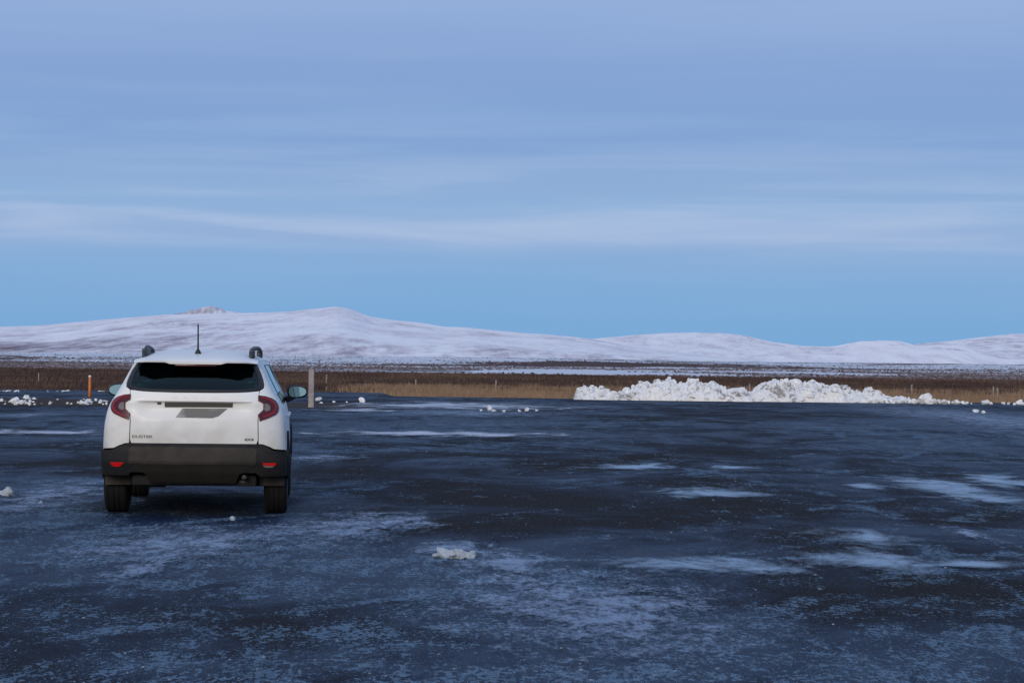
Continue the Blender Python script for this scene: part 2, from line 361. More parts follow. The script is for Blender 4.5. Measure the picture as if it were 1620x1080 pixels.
# ------------------------------------------------------------------ the ground
FAR = [(-60, 104), (-14, 104), (-8, 108), (-5.8, 106), (-5.2, 97.5), (4, 97), (10, 97), (20, 99.5), (60, 103)]
SPOTS = [(200, 850, 380, 75, .20), (90, 790, 170, 35, .22), (450, 900, 420, 65, .12), (900, 1000, 360, 90, .22), (800, 1065, 1000, 45, .12), (1250, 1045, 380, 55, .16), (560, 850, 160, 40, .15), (780, 900, 160, 40, .12), (1500, 690, 220, 36, .22), (700, 670, 450, 28, .18), (100, 690, 200, 25, .1),
         (760, 800, 260, 50, -.26), (650, 742, 340, 20, -.20), (1350, 830, 380, 34, -.16), (1370, 950, 330, 45, -.26), (1050, 812, 320, 30, -.16), (1270, 720, 320, 30, -.04), (310, 800, 170, 28, -.28), (100, 724, 170, 22, -.2), (1100, 655, 300, 14, -.2)]
def spot_density(x, y):
    py = hor(810+3600*x/y)+HC*3600/y if y > 3 else 3000; px = 810+3600*x/max(y, 3)
    return sum(a*math.exp(-((px-cx)/rx)**2*1.2-((py-cy)/ry)**2*1.2) for cx, cy, rx, ry, a in SPOTS)
def build_lot():
    xs = np.concatenate([np.linspace(-60, -26, 12), np.linspace(-25, 25, 101), np.linspace(26, 60, 12)])
    V = []; rows = 240
    for j in range(rows+1):
        t = j/rows
        for x in xs:
            yf = interp(x, FAR) + .35*(vnoise(np.array([x*1.3, 3.1]))-.5)
            y = -30 + (yf+30)*t**.9
            z = .012*(fbm(np.array([x*.25, y*.18]), 3)-.5)*min(1, 1)
            V.append((x, y, z))
    n = len(xs)
    for x in xs:                                                     # sloping shoulder down to the heath
        yf = interp(x, FAR) + .35*(vnoise(np.array([x*1.3, 3.1]))-.5); V.append((x, yf+2.2, -.95))
    F = [(j*n+i, j*n+i+1, (j+1)*n+i+1, (j+1)*n+i) for j in range(rows+1) for i in range(n-1)]
    D = np.array([spot_density(v[0], v[1]) for v in V]); cc = np.stack([D*.5+.5]*3, -1)
    o = obj_py('parking_lot', V, F, M['lot'], col=cc); tag(o, 'dark icy tarmac parking lot streaked with frost', None, None, 'structure')
build_lot()

def terrain_z(X, Y):
    D = np.hypot(X, Y)
    z = -.88 + .28*(fbm(np.stack([X*.035, Y*.035], -1), 4, 3)-.5)*sstep(100, 160, D)
    z = z + 5.5*sstep(500, 3400, D) + (fbm(np.stack([X*.004, Y*.0035], -1), 4, 9)-.5)*7.0*sstep(420, 1500, D)*(1+.0*D)
    z = z + 1.8*(fbm(np.stack([X*.02, Y*.02], -1), 3, 12)-.5)*sstep(500, 1400, D)
    return z
def build_terrain():
    an = np.concatenate([np.arange(-180, -20, 4.0), np.arange(-20, -15, .5), np.arange(-15, 15, .06), np.arange(15, 20, .5), np.arange(20, 184, 4.0)])
    D = np.concatenate([[.0, 60.], np.geomspace(90, 3600, 260), [4500, 7000, 12000, 25000, 45000]])
    A, DD = np.meshgrid(np.radians(an), D); X = DD*np.sin(A); Y = DD*np.cos(A)
    Z = terrain_z(X, Y)
    Z[DD < 85] = -1.2
    Z[DD > 4000] = np.minimum(Z[DD > 4000], 2.0)
    px = 810+3600*np.tan(np.clip(A, -.6, .6)); e = (Z-HC)/np.maximum(DD, 1)*3600     # photo columns, height over the horizon
    e0 = (-.88-HC)/np.maximum(DD, 1)*3600
    edge = interp(px, [(0, 350), (200, 370), (600, 430), (860, 450), (1250, 420), (1620, 440)])*(1+.35*(fbm(np.stack([X*.012, Y*.004], -1), 3, 4)-.5))
    snow = sstep(edge*.93, edge*1.08, DD)*(-.30*sstep(.46, .56, fbm(np.stack([X*.03, Y*.006], -1), 3, 44))*sstep(900, 600, DD) + .86+.6*(fbm(np.stack([X*.005, Y*.0022], -1), 4, 21)-.5))
    snow -= .42*sstep(.52, .62, fbm(np.stack([X*.0022, Y*.0028], -1), 4, 33))*sstep(700, 1100, DD)*sstep(380, 900, px)
    snow -= .22*sstep(.50, .6, fbm(np.stack([X*.006, Y*.006], -1), 4, 38))*sstep(450, 700, DD)*sstep(1250, 700, px)
    snow += .15*sstep(2200, 3200, DD)
    snow -= .34*np.exp(-((px-1150)/190)**2)*sstep(1300, 1700, DD)*sstep(3300, 2500, DD)*(.5+fbm(np.stack([X*.004, Y*.002], -1), 3, 55))
    snow -= .08*sstep(1180, 1350, px)*sstep(2600, 1800, DD)+.3*np.exp(-((px-60)/200)**2)*sstep(650, 800, DD)*sstep(1900, 1300, DD)
    tan = (sstep(205, 150, DD)*np.clip(sstep(520, 720, px+160*(fbm(np.stack([X*.08, Y*.04], -1), 4, 79)-.5)), .1, 1)) + .35*sstep(300, 400, DD)
    far = sstep(300, 900, DD)
    col = np.stack([np.clip(snow, 0, 1), np.clip(tan, 0, 1), far], -1).reshape(-1, 3)
    n = len(an); m = len(D)
    I = np.arange(n*m).reshape(m, n)
    F = np.stack([I[:-1, :-1], I[:-1, 1:], I[1:, 1:], I[1:, :-1]], -1).reshape(-1, 4)[:, ::-1]
    V = np.stack([X, Y, Z], -1).reshape(-1, 3)
    o = obj_py('plain', V, F, M['terrain'], col=col); tag(o, 'flat brown heath with patches of snow reaching the mountains', kind='structure')
build_terrain()

def mountain(name, label, prof, Y0, Y1, pow_=1.0, rel=.07, seed=0, snowf=None, cols=700, rows=150, ext=(-2600, 3900), rough=1.0):
    """a mountain: its skyline heights (in m at distance Y1) over a real slope from Y0 up to Y1 and down behind"""
    px = np.linspace(prof[0][0], prof[-1][0], cols); ax = (px-810)/3600
    e = interp(px, prof); s = np.concatenate([np.linspace(0, 1, rows), 1+np.linspace(.03, 1, 24)])
    PX, S = np.meshgrid(px, s); E = np.broadcast_to(e, PX.shape)
    Yd = np.where(S <= 1, Y0+(Y1-Y0)*S, Y1+(Y1-Y0)*.9*(S-1))
    X = (PX-810)/3600*Yd
    H1 = E/3600*Y1
    shp = np.where(S <= 1, S**pow_, 1-sstep(1, 2, S)*1.15)
    nz = fbm(np.stack([X/1400, Yd/900], -1), 6, seed+2)-.5
    rdg = .5-np.abs(fbm(np.stack([X/700+nz, Yd/1100], -1), 5, seed+5)-.5)*2
    amp = np.where(S <= 1, np.sin(np.clip(S, 0, 1)*math.pi)**.8, .6)
    Z = H1*shp + H1*rel*2*amp*(nz*1.4+rdg*.5)
    Z += rough*6*(fbm(np.stack([X/180, Yd/240], -1), 4, seed+8)-.5)*np.clip(S*3, 0, 1)*np.clip(H1/60, 0, 1)
    Z -= 4*(1-np.clip(S*6, 0, 1))
    sn = snowf(PX, S, X, Yd) if snowf else np.full(PX.shape, .8)
    n = cols; m = len(s); I = np.arange(n*m).reshape(m, n)
    F = np.stack([I[:-1, :-1], I[:-1, 1:], I[1:, 1:], I[1:, :-1]], -1).reshape(-1, 4)[:, ::-1]
    o = obj_py(name, np.stack([X, Yd, Z], -1).reshape(-1, 3), F, M['mountain'], col=np.clip(np.stack([sn, sn, sn], -1), 0, 1).reshape(-1, 3))
    return tag(o, label, kind='structure')
def P_(pts): return [(x, hor(x)-y) for x, y in pts]
left = P_([(-3000, 575), (-1500, 540), (-700, 528), (-200, 523), (0, 516), (60, 514), (130, 508), (200, 502), (260, 497), (400, 494), (460, 492), (480, 489), (505, 487), (530, 484), (545, 486), (560, 490), (572, 495), (585, 500),
           (620, 505), (660, 509), (700, 515), (740, 517), (780, 521), (830, 526), (880, 530), (930, 535), (990, 545), (1080, 557), (1180, 568), (1260, 575), (1330, 580)])
def sf_left(px, S, X, Y):
    f = fbm(np.stack([X/900, Y/700], -1), 5, 77)
    base = interp(S.ravel(), [(0, .54), (.12, .60), (.25, .72), (.5, .86), (.8, .90), (2, .95)]).reshape(S.shape)
    base = base + .16*sstep(250, 750, px)*sstep(.9, .2, S) + (f-.5)*.5
    base -= .26*sstep(350, 60, px)*sstep(.32, .14, S)*sstep(.03, .1, S)
    return base
mountain('snowy_mountain', 'broad snowy mountain with two low summits, purple brown lower slopes', left, 3300, 7800, .95, .07, 1, sf_left)
peak = P_([(225, 505), (250, 500), (270, 497), (285, 495), (295, 494), (300, 491), (307, 490.5), (312, 487), (317, 487.5), (322, 485), (327, 485.5), (331, 483.5), (336, 485.5), (341, 485), (345, 488), (351, 488.5), (356, 492), (366, 493.5), (390, 497), (420, 505)])
mountain('rocky_peak', 'small rocky peak dusted with snow behind the left ridge', peak, 8000, 9200, 1.0, .02, 41,
         lambda px, S, X, Y: .70+.5*(fbm(np.stack([X/22, Y/60], -1), 4, 8)-.55)-.2*sstep(330, 300, px), 160, 60, rough=3)
mid = P_([(700, 570), (800, 552), (880, 540), (940, 535), (1000, 529), (1050, 526), (1100, 525), (1150, 527), (1180, 531), (1220, 540), (1270, 546), (1400, 552), (1550, 560), (1700, 572), (1800, 582)])
mountain('snow_dome', 'smooth low snow dome beyond the right end of the mountain', mid, 8200, 11500, 1.2, .05, 9, lambda px, S, X, Y: .93+.25*(fbm(np.stack([X/600, Y/500], -1), 4, 8)-.6), 400, 80)
rt = P_([(1080, 577), (1150, 571), (1200, 561), (1240, 551), (1270, 548), (1300, 547), (1325, 546), (1345, 543), (1365, 540), (1400, 539), (1425, 539.5), (1440, 543), (1458, 549), (1475, 546), (1500, 545), (1525, 546), (1540, 551), (1555, 556), (1580, 561), (1620, 563), (1700, 556), (1900, 560), (2300, 590)])
mountain('white_hills', 'row of rounded white hills at the right', rt, 8000, 9100, 1.0, .035, 14, lambda px, S, X, Y: .98+.75*(fbm(np.stack([X/55, Y/90], -1), 4, 8)-.62)*sstep(.35, .8, S), 520, 90, rough=2.2)
fr = P_([(1330, 560), (1400, 552), (1450, 545), (1480, 542), (1520, 537), (1560, 532), (1600, 528), (1640, 527), (1750, 532), (1900, 520), (2200, 530), (2600, 560), (3000, 600)])
mountain('far_mountain', 'pale blue snow mountain farthest away at the right edge', fr, 12500, 17500, 1.0, .08, 23, lambda px, S, X, Y: .84+.4*(fbm(np.stack([X/700, Y/700], -1), 4, 8)-.5), 300, 80)

ridge = P_([(800, 574), (822, 572), (830, 567), (838, 565.5), (900, 565.5), (950, 567), (985, 570), (1010, 573), (1050, 573.5), (1100, 572.5), (1150, 573.5), (1210, 576), (1280, 578), (1350, 581), (1450, 585)])
o = mountain('low_brown_ridge', 'low flat brown ridge on the plain beyond the left snow bank', ridge, 1750, 1850, .6, .0, 51, lambda px, S, X, Y: .16+.3*(fbm(np.stack([X/20, Y/10], -1), 3, 8)-.5), 300, 20, rough=.05)
o.data.materials.clear(); o.data.materials.append(M['terrain'])
cc = np.zeros((len(o.data.vertices), 4), dtype=np.float32); o.data.color_attributes['Col'].data.foreach_get('color', cc.ravel()); cc = cc.reshape(-1, 4); cc[:, 1] = .1; cc[:, 2] = 1; o.data.color_attributes['Col'].data.foreach_set('color', cc.ravel())
# a raised verge of frozen soil between lot and road
def sheet(name, poly, z, m, label=None, kind=None, top=0, n=40, cat=None, group=None, edge=False, step=None):
    """irregular outlined sheet; with edge=True carries an attribute falling to 0 at its rim"""
    pts = [Vector((p[0], p[1], 0)) for p in poly]
    c = sum(pts, Vector())/len(pts)
    rings = [0, .25, .5, .72, .88, 1.0]
    V = []; col = []
    for r in rings[1:]:
        for p in pts: q = c+(p-c)*r; V.append((q.x, q.y, z+top*(1-r*r))); col.append((1-r if edge else 1,)*3)
    V.append((c.x, c.y, z+top)); col.append((1,)*3)
    k = len(pts); F = []
    me = bpy.data.meshes.new(name)
    for a in range(len(rings)-2):
        for i in range(k): F.append((a*k+i, a*k+(i+1) % k, (a+1)*k+(i+1) % k, (a+1)*k+i))
    for i in range(k): F.append((len(V)-1, (i+1) % k, i))
    me.from_pydata(V, [], F)
    at_ = me.color_attributes.new('Col', 'FLOAT_COLOR', 'POINT')
    for i, q in enumerate(col): at_.data[i].color = (*q, 1)
    bm = bmesh.new(); bm.from_mesh(me); bmesh.ops.recalc_face_normals(bm, faces=bm.faces)
    if sum((f.normal.z*f.calc_area() for f in bm.faces)) < 0: bmesh.ops.reverse_faces(bm, faces=bm.faces)
    for f in bm.faces: f.smooth = True
    bm.to_mesh(me); bm.free()
    o = link(name, me, m); return tag(o, label, cat, group, kind)
def blob(px0, px1, py0, py1, seed, n=72, wob=.35, z=0):
    """outline of a patch lying on the ground between those photograph rows and columns"""
    a = at((px0+px1)/2, py0, z); b = at((px0+px1)/2, py1, z); cy = (a.y+b.y)/2; ry = (a.y-b.y)/2
    cxp = at((px0+px1)/2, (py0+py1)/2, z); rx = (px1-px0)/2/3600*cy; cx = ((px0+px1)/2-810)/3600*cy
    out = []
    for i in range(n):
        t = 2*math.pi*i/n
        r = 1+wob*(fbm(np.array([2+math.cos(t)*1.3+seed*3.1, 2+math.sin(t)*1.3]), 4, seed)-.5)*2
        out.append((cx+rx*r*math.cos(t), cy+ry*r*math.sin(t)))
    return out
verge = [(-40, 82), (-20, 81), (-13, 80.5), (-9, 79.5), (-5.5, 79), (-4.2, 77), (-4.6, 74), (-6, 72.2), (-7.5, 71), (-10, 70.3), (-14, 70), (-20, 69), (-40, 68)]
def dens(poly, k=6):
    o = []
    for i, p in enumerate(poly):
        q = poly[(i+1) % len(poly)]
        for j in range(k):
            t = j/k; x = p[0]+(q[0]-p[0])*t; y = p[1]+(q[1]-p[1])*t
            o.append((x+.5*(fbm(np.array([x*.7, y*.7]), 3, 5)-.5), y+1.2*(fbm(np.array([x*.7+9, y*.7]), 3, 6)-.5)))
    return o
sheet('verge', dens(verge), .008, M['soil'], 'brown frozen soil verge between the parking lot and the road', 'structure', top=.10)
# road edge line
def ribbon(name, pts, w, z, m):
    V = []; F = []; P = []
    for i in range(len(pts)-1):
        for j in range(12): t = j/12; P.append(Vector(pts[i]).lerp(Vector(pts[i+1]), t))
    P.append(Vector(pts[-1]))
    for i, p in enumerate(P):
        d = (P[min(i+1, len(P)-1)]-P[max(i-1, 0)]).normalized(); nrm = Vector((-d.y, d.x))
        V += [(p.x+nrm.x*w/2, p.y+nrm.y*w/2, z), (p.x-nrm.x*w/2, p.y-nrm.y*w/2, z)]
        if i: F.append((2*i-2, 2*i-1, 2*i+1, 2*i))
    return obj_py(name, V, F, m)
tag(ribbon('road_edge_line', [(-40, 86), (-20, 90.5), (-16, 92.5), (-13, 96), (-9.6, 99.5), (-7.2, 98.8), (-5.6, 96.6)], .16, .014, M['line']), 'thin worn white line along the far road edge', kind='structure')

# sheets of ice and snow on the lot
def patch_things():
    I, Fz, S = M['ice'], M['frost'], M['snowsheet']
    L = [
     ('ice_patch', 1052, 1232, 773, 790, I, 'pale blue ice puddle in the middle distance right of centre, brightest of all'),
     ('ice_patch', 930, 1082, 734, 743, I, 'thin ice streak farthest back right of centre, left one of two side by side'),
     ('ice_patch', 1105, 1210, 736, 744, I, 'short thin ice streak right of the long thin streak in the middle distance'),
     ('ice_patch', 1335, 1415, 764, 776, I, 'small pale ice patch left of the slanting ice patch at the right'),
     ('ice_patch', 1405, 1548, 756, 784, I, 'slanting pale ice patch towards the right edge of the lot'),
     ('ice_patch', 1528, 1650, 753, 776, I, 'pale ice patch cut by the right edge, upper one'),
     ('ice_patch', 1480, 1640, 783, 800, I, 'long dull ice streak at the right below the other ice patches'),
     ('ice_patch', 950, 1270, 880, 916, I, 'wide blue ice sheet in the foreground right of centre, left half'),
     ('ice_patch', 1255, 1500, 878, 912, I, 'wide blue ice sheet in the foreground right of centre, right half'),
     ('ice_patch', 1470, 1640, 889, 903, I, 'narrow ice strip running from the foreground ice sheet to the right edge'),
     ('ice_patch', 1300, 1475, 843, 870, I, 'faint blue ice patch above the wide foreground ice sheet'),
     ('ice_patch', 1512, 1560, 836, 860, Fz, 'small greenish ice patch alone near the right edge'),
     ('frost_patch', 725, 872, 876, 925, Fz, 'frosty slush slab below the broken snow lump'),
     ('frost_patch', 665, 790, 858, 884, Fz, 'thin frosty smear round the broken snow lump'),
     ('frost_patch', 172, 250, 896, 916, Fz, 'small oval frost patch in the left foreground'),
     ('frost_patch', 0, 160, 765, 830, Fz, 'broad frost patch left of the car'),
     ('frost_patch', 455, 650, 815, 870, Fz, 'frost patch behind and right of the car'),
     ('frost_patch', 120, 420, 840, 905, Fz, 'broad faint frost patch behind the car'),
     ('frost_patch', 760, 1180, 930, 1080, Fz, 'large speckled frost patch at the bottom centre'),
     ('frost_patch', 540, 700, 815, 845, Fz, 'frost streak right of the car behind its right wheel'),
     ('snow_patch', 470, 905, 684, 692, S, 'long narrow snow strip across the lot right of the car'),
     ('snow_patch', -40, 178, 682, 690, S, 'narrow snow strip left of the car'),
     ('snow_patch', 510, 930, 638, 649, S, 'long trodden snow sheet far off right of the thick post'),
     ('snow_patch', 500, 640, 647, 653, S, 'short snow strip just in front of the thick post'),
     ('snow_patch', 450, 560, 722, 733, Fz, 'faint frost strip beside the car in the middle distance'),
     ('snow_patch', 600, 900, 651, 662, Fz, 'faint frost sheet in front of the small snow lumps'),
     ('snow_patch', 0, 90, 655, 664, Fz, 'faint snow streak at the left edge before the rubble'),
     ('frost_patch', 1400, 1700, 655, 720, Fz, 'frosty band sweeping towards the right edge far off'),
    ]
    for i, (nm, a, b, c, d, m, lab) in enumerate(L):
        g = blob(a-(b-a)*.22, b+(b-a)*.22, c-(d-c)*.28, d+(d-c)*.28, i+3)
        sheet(nm, g, .010+.0009*i, m, lab, cat='ice' if nm == 'ice_patch' else ('frost' if nm == 'frost_patch' else 'snow'), edge=True)
patch_things()

# ------------------------------------------------------------------ snow lumps
def lump_mesh(seed, sub=3, amp=.35, flat=1.0, hard=True):
    bm = bmesh.new(); bmesh.ops.create_icosphere(bm, subdivisions=sub, radius=1)
    off = Vector((seed*3.7, seed*1.3, seed*.7))
    for v in bm.verts:
        p = v.co.copy(); d = mn.noise(p*1.1+off)*amp*1.4 + mn.noise(p*2.7+off)*amp*.6
        c = mn.voronoi(p*1.6+off)[0][0]
        v.co = p*(1+d-.25*(.5-c)); v.co.z *= flat
    rr_ = random.Random(seed*7+1)
    for _ in range(11 if hard else 3):
        nrm = Vector((rr_.gauss(0, 1), rr_.gauss(0, 1), rr_.gauss(0, 1))).normalized(); dd = rr_.uniform(.45, .85)
        for v in bm.verts:
            q = v.co.dot(nrm)-dd
            if q > 0: v.co -= nrm*q
    for f in bm.faces: f.smooth = False
    me = bpy.data.meshes.new('snow_lump'); bm.to_mesh(me); bm.free(); return me
LUMPS = [lump_mesh(i, hard=i % 3 > 0) for i in range(12)]
for m_ in LUMPS: m_.materials.append(M['snow'])
LUMPD = []
for m_ in LUMPS: q = m_.copy(); q.materials.clear(); q.materials.append(M['snow_dirty']); LUMPD.append(q)
def lump(name, loc, r, parent=None, flat=.8, dirty=False, soft=False):
    o = bpy.data.objects.new(name, random.choice(LUMPS[::3] if soft else LUMPD if dirty else LUMPS)); C.objects.link(o)
    o.location = loc; o.scale = (r*random.uniform(.85, 1.2), r*random.uniform(.85, 1.2), r*flat); o.rotation_euler = (random.uniform(-.4, .4), random.uniform(-.4, .4), random.uniform(0, 6.3))
    if parent: o.parent = parent
    return o
def heap(name, label, prof, yc, width, seed, nlump):
    """ploughed snow bank: prof = (x, height) crest line"""
    x0, x1 = prof[0][0], prof[-1][0]; root = empty(name, ((x0+x1)/2, yc, 0)); tag(root, label, 'snow bank', 'ploughed snow banks at the far edge of the lot')
    xs = np.arange(x0, x1, .045); ds = np.linspace(-1, 1, 56)
    Xg, Dg = np.meshgrid(xs, ds)
    hp = interp(Xg, prof)
    wv = .8*(fbm(np.stack([Xg*.8, Dg*0], -1), 3, seed)-.5)
    shape = np.clip(1-np.abs(Dg)**2.2, 0, 1)**.75
    n1 = fbm(np.stack([Xg*2.2, Dg*width*2.2], -1), 4, seed+1); n2 = fbm(np.stack([Xg*5.5, Dg*width*5.5], -1), 3, seed+2)
    # rounded blocks
    blocks = np.zeros(Xg.shape)
    rg = np.random.default_rng(seed)
    for sz, cnt, am in ((.34, 90, .12), (.16, 520, .09)):
        bx = rg.uniform(x0, x1, cnt); by = rg.uniform(-width, width, cnt); br = sz*rg.uniform(.6, 1.3, cnt)
        b = np.zeros(Xg.shape)
        for q in range(cnt):
            d2 = ((Xg-bx[q])**2+(Dg*width-by[q])**2)/br[q]**2
            b = np.maximum(b, np.clip(2.2*(1-d2), 0, 1)*np.clip(rg.uniform(.5, 1)+rg.normal(0, .9)*(Xg-bx[q])/br[q]*.5+rg.normal(0, .9)*(Dg*width-by[q])/br[q]*.5, 0, 1.5))
        blocks += b*am
    Z = hp*shape*.80 + (blocks+(n1-.5)*.26+(n2-.5)*.16)*np.clip(hp*3, .1, 1)*np.clip(shape*2.5, 0, 1) - .03
    Z[0, :] = -.1; Z[-1, :] = -1.0
    back = Dg > .2
    Z = np.where(back, Z-(Dg-.2)*.4, Z)
    Yg = Dg*width+wv
    V = np.stack([Xg-(x0+x1)/2, Yg, Z], -1).reshape(-1, 3)
    n = len(xs); I = np.arange(n*len(ds)).reshape(len(ds), n)
    F = np.stack([I[:-1, :-1], I[:-1, 1:], I[1:, 1:], I[1:, :-1]], -1).reshape(-1, 4)
    mo = obj_py('mound', V, F, M['snow_dirty'], root, smooth=False)
    for k in range(nlump):
        i = rg.integers(0, len(ds)*.62); j = rg.integers(0, n); h = interp(xs[j], prof)
        if Z[i, j] < .0: continue
        r = (.05+.15*rg.random()**2.2)*(1 if h > .3 else .8)
        lump('snow_block', (V[i*n+j][0], V[i*n+j][1], Z[i, j]+r*.15), r, root, .85, rg.random() < .8)
    return root
def pr(pts, Y, base=632):
    o = []
    for x, y in pts:
        o.append(((x-810)/3600*Y, max(.02, HC-(y-hor(x))/3600*Y)))
    return o
h1 = pr([(908, 631), (912, 622), (925, 616), (940, 620), (955, 615), (970, 622), (985, 620), (995, 614), (1010, 610), (1020, 604), (1030, 602), (1040, 601), (1050, 598), (1058, 596), (1068, 602), (1080, 604), (1095, 606), (1110, 607), (1122, 602), (1130, 604), (1140, 610), (1150, 618), (1162, 618), (1172, 619), (1180, 623), (1188, 629)], 96)
h2 = pr([(1182, 629), (1190, 619), (1197, 611), (1205, 607), (1220, 604), (1240, 603), (1255, 606), (1265, 606), (1285, 605), (1300, 608), (1320, 610), (1335, 615), (1350, 618), (1370, 622), (1385, 622), (1395, 626), (1420, 629), (1440, 632), (1460, 633)], 96.6)
heap('snow_bank', 'long jagged bank of dirty white ploughed snow, the left one with the tallest crest', h1, 96, 1.5, 5, 130)
heap('snow_bank', 'long bank of ploughed snow to the right, flat topped and tapering into loose chunks', h2, 96.6, 1.5, 8, 130)
# loose chunks trailing right of the bank
grp = 'snow chunks trailing off the right bank'
bx, by = (1463-810)/3600*95, 95
o = lump('snow_chunk', (bx, by, .17), .30, None, .95); tag(o, 'largest round snow chunk standing alone right of the snow banks', 'snow chunk', grp)
for px_, r_ in [(1395, .13), (1405, .10), (1413, .15), (1424, .12), (1434, .13), (1441, .11), (1449, .16), (1455, .12), (1473, .2), (1480, .17), (1487, .15), (1494, .17), (1501, .12), (1509, .09), (1516, .15), (1524, .11), (1530, .09), (1538, .05),
                (1386, .14), (1378, .11), (1557, .11), (1562, .17), (1568, .08), (1588, .10), (1596, .07), (1606, .07), (1614, .15), (1620, .1), (1630, .13), (1645, .1)]:
    Y = 95+random.uniform(-.5, .5)
    o = lump('snow_chunk', ((px_-810)/3600*Y, Y, r_*.5), r_, None, .85); tag(o, 'small snow chunk in the loose row '+('on the tail of the right snow bank' if px_ < 1450 else 'close beside the largest round chunk' if px_ < 1540 else 'near the pair of fence posts' if px_ < 1598 else 'at the right edge of the view'), 'snow chunk', grp)
# rubble of snow on the verge at the left
grp = 'snow rubble on the verge left of the car'
for i in range(64):
    px_ = random.choice([random.uniform(0, 170), random.gauss(45, 14), random.gauss(135, 14)]); py_ = random.uniform(633, 640.5)
    if not -12 < px_ < 172: continue
    p = at(px_, py_, .05); r_ = random.choice([.03, .04, .05, .06, .09])
    o = lump('snow_chunk', (p.x, p.y, .06+r_*.3), r_, None, .8, random.random() < .4); tag(o, 'small snow chunk in the verge rubble '+('at the left edge' if px_ < 30 else 'round the pointed highest lump' if px_ < 75 else 'midway towards the orange post' if px_ < 118 else 'around the foot of the orange post' if px_ < 155 else 'between the orange post and the car'), 'snow chunk', grp)
for px_, py_, r_, lab in [(142, 638, .13, 'white snow lump at the foot of the orange marker post'), (161, 638.5, .13, 'rounded snow lump in the verge rubble nearest the car'), (42, 632, .14, 'pointed snow lump standing highest in the left verge rubble'),
                      (131, 639, .10, 'snow lump left of the foot of the orange marker post'), (24, 638, .15, 'low snow lump towards the left end of the verge rubble')]:
    p = at(px_, py_, .05); tag(lump('snow_lump', (p.x, p.y, .05+r_*.5), r_, None, .9), lab, 'snow lump')
for i in range(26):
    px_ = random.choice([random.uniform(0, 30), random.uniform(75, 110), random.uniform(155, 185)]); p = at(px_, 619.5, 0)
    o = lump('snow_chunk', (p.x, p.y, .03), random.uniform(.04, .09), None, .5); tag(o, 'scrap of snow along the far side of the road '+('at the left edge' if px_ < 50 else 'left of the orange post' if px_ < 120 else 'right of the orange post'), 'snow chunk', 'snow scraps along the far road side')
for px_, py_, r_, lab in [(503.5, 634, .13, 'white snow lump just right of the thick post'), (574, 637, .14, 'lone white snow lump on the verge right of the thick post'), (530, 636.5, .06, 'small snow bit on the verge between the two larger lumps'),
                      (509, 639, .06, 'tiny snow bit below the lump beside the thick post'), (550, 636.5, .04, 'tiniest snow bit left of the lone verge lump'),
                      (776, 649, .12, 'white snow lump, tallest of the little row far out on the lot'), (762, 650.5, .06, 'snow lump at the left end of the little row far out on the lot'), (783, 651, .07, 'snow lump right beside the tallest of the little row'),
                      (835, 650, .09, 'snow lump at the right end of the little row far out on the lot'), (798, 651.5, .06, 'flat snow lump in the middle of the little row'), (823, 651.5, .07, 'small snow lump in the right part of the little row'), (851, 650, .05, 'tiny snow bit past the right end of the little row'),
                      (1545, 652, .11, 'flat snow lump near the right edge before the loose chunks'), (1557, 654, .08, 'tiny snow bit beside the flat lump near the right edge'),
                      (371, 823, .034, 'little snow lump on the ice behind the car'), (68, 796, .022, 'tiny snow bit left of the car')]:
    p = at(px_, py_, 0); o = tag(lump('snow_lump', (p.x, p.y, r_*.45), r_, None, .8), lab, 'snow lump')
    if py_ > 700: o.material_slots[0].link = 'OBJECT'; o.material_slots[0].material = M['oldsnow']
def cluster(name, px_, py_, parts, label):
    p = at(px_, py_, 0); root = empty(name, p, 0); tag(root, label, 'snow lump')
    for dx, dy, dz, r_, fl in parts:
        b = lump('snow_block', (dx, dy, dz*.8), r_*.9, root, fl*.95, soft=True); b.material_slots[0].link = 'OBJECT'; b.material_slots[0].material = M['oldsnow']
cluster('snow_lump', 725, 882, [(-.075, .02, .03, .085, .55), (.01, .03, .035, .07, .75), (.045, .0, .03, .05, .9), (.12, .02, .025, .045, .8), (-.03, .0, .03, .07, .6), (.09, .05, .02, .06, .5), (.02, 0, .06, .035, .9), (.125, .01, .05, .022, 1), (-.13, .05, .015, .06, .4)],
        'broken greyish snow lump lying alone in the centre foreground')
cluster('snow_lump', 15, 784, [(0, 0, .05, .06, .8), (-.03, -.02, .03, .05, .7), (.01, 0, .09, .033, 1), (.05, .02, .02, .03, .6)], 'white snow lump at the left edge beside the car')
# crumbs of ice over the lot (stuff)
def crumbs():
    ico = bmesh.new(); bmesh.ops.create_icosphere(ico, subdivisions=1, radius=1); ico.verts.ensure_lookup_table()
    bv = np.array([v.co[:] for v in ico.verts]); bf = np.array([[v.index for v in f.verts] for f in ico.faces]); ico.free()
    N = 3600; Y = 10.5+70*rng.random(N)**2.0; X = (rng.random(N)*2-1)*Y*.29
    keep = fbm(np.stack([X*.5, Y*.35], -1), 3, 61) + .25*rng.random(N) > .60
    X = X[keep]; Y = Y[keep]; n = len(X); r = .0022+.008*rng.random(n)**6 + Y*.00004
    V = (bv[None]*(1+.35*(rng.random((n, len(bv), 1))-.5)))*r[:, None, None]*np.array([1.3, 1.1, .6]) + np.stack([X, Y, r*.3+.012], -1)[:, None]
    F = bf[None]+(np.arange(n)*len(bv))[:, None, None]
    o = obj_py('ice_crumbs', V.reshape(-1, 3), F.reshape(-1, 3), M['crumb'], smooth=False); tag(o, 'ice crumbs scattered over the frozen lot', kind='stuff')
crumbs()

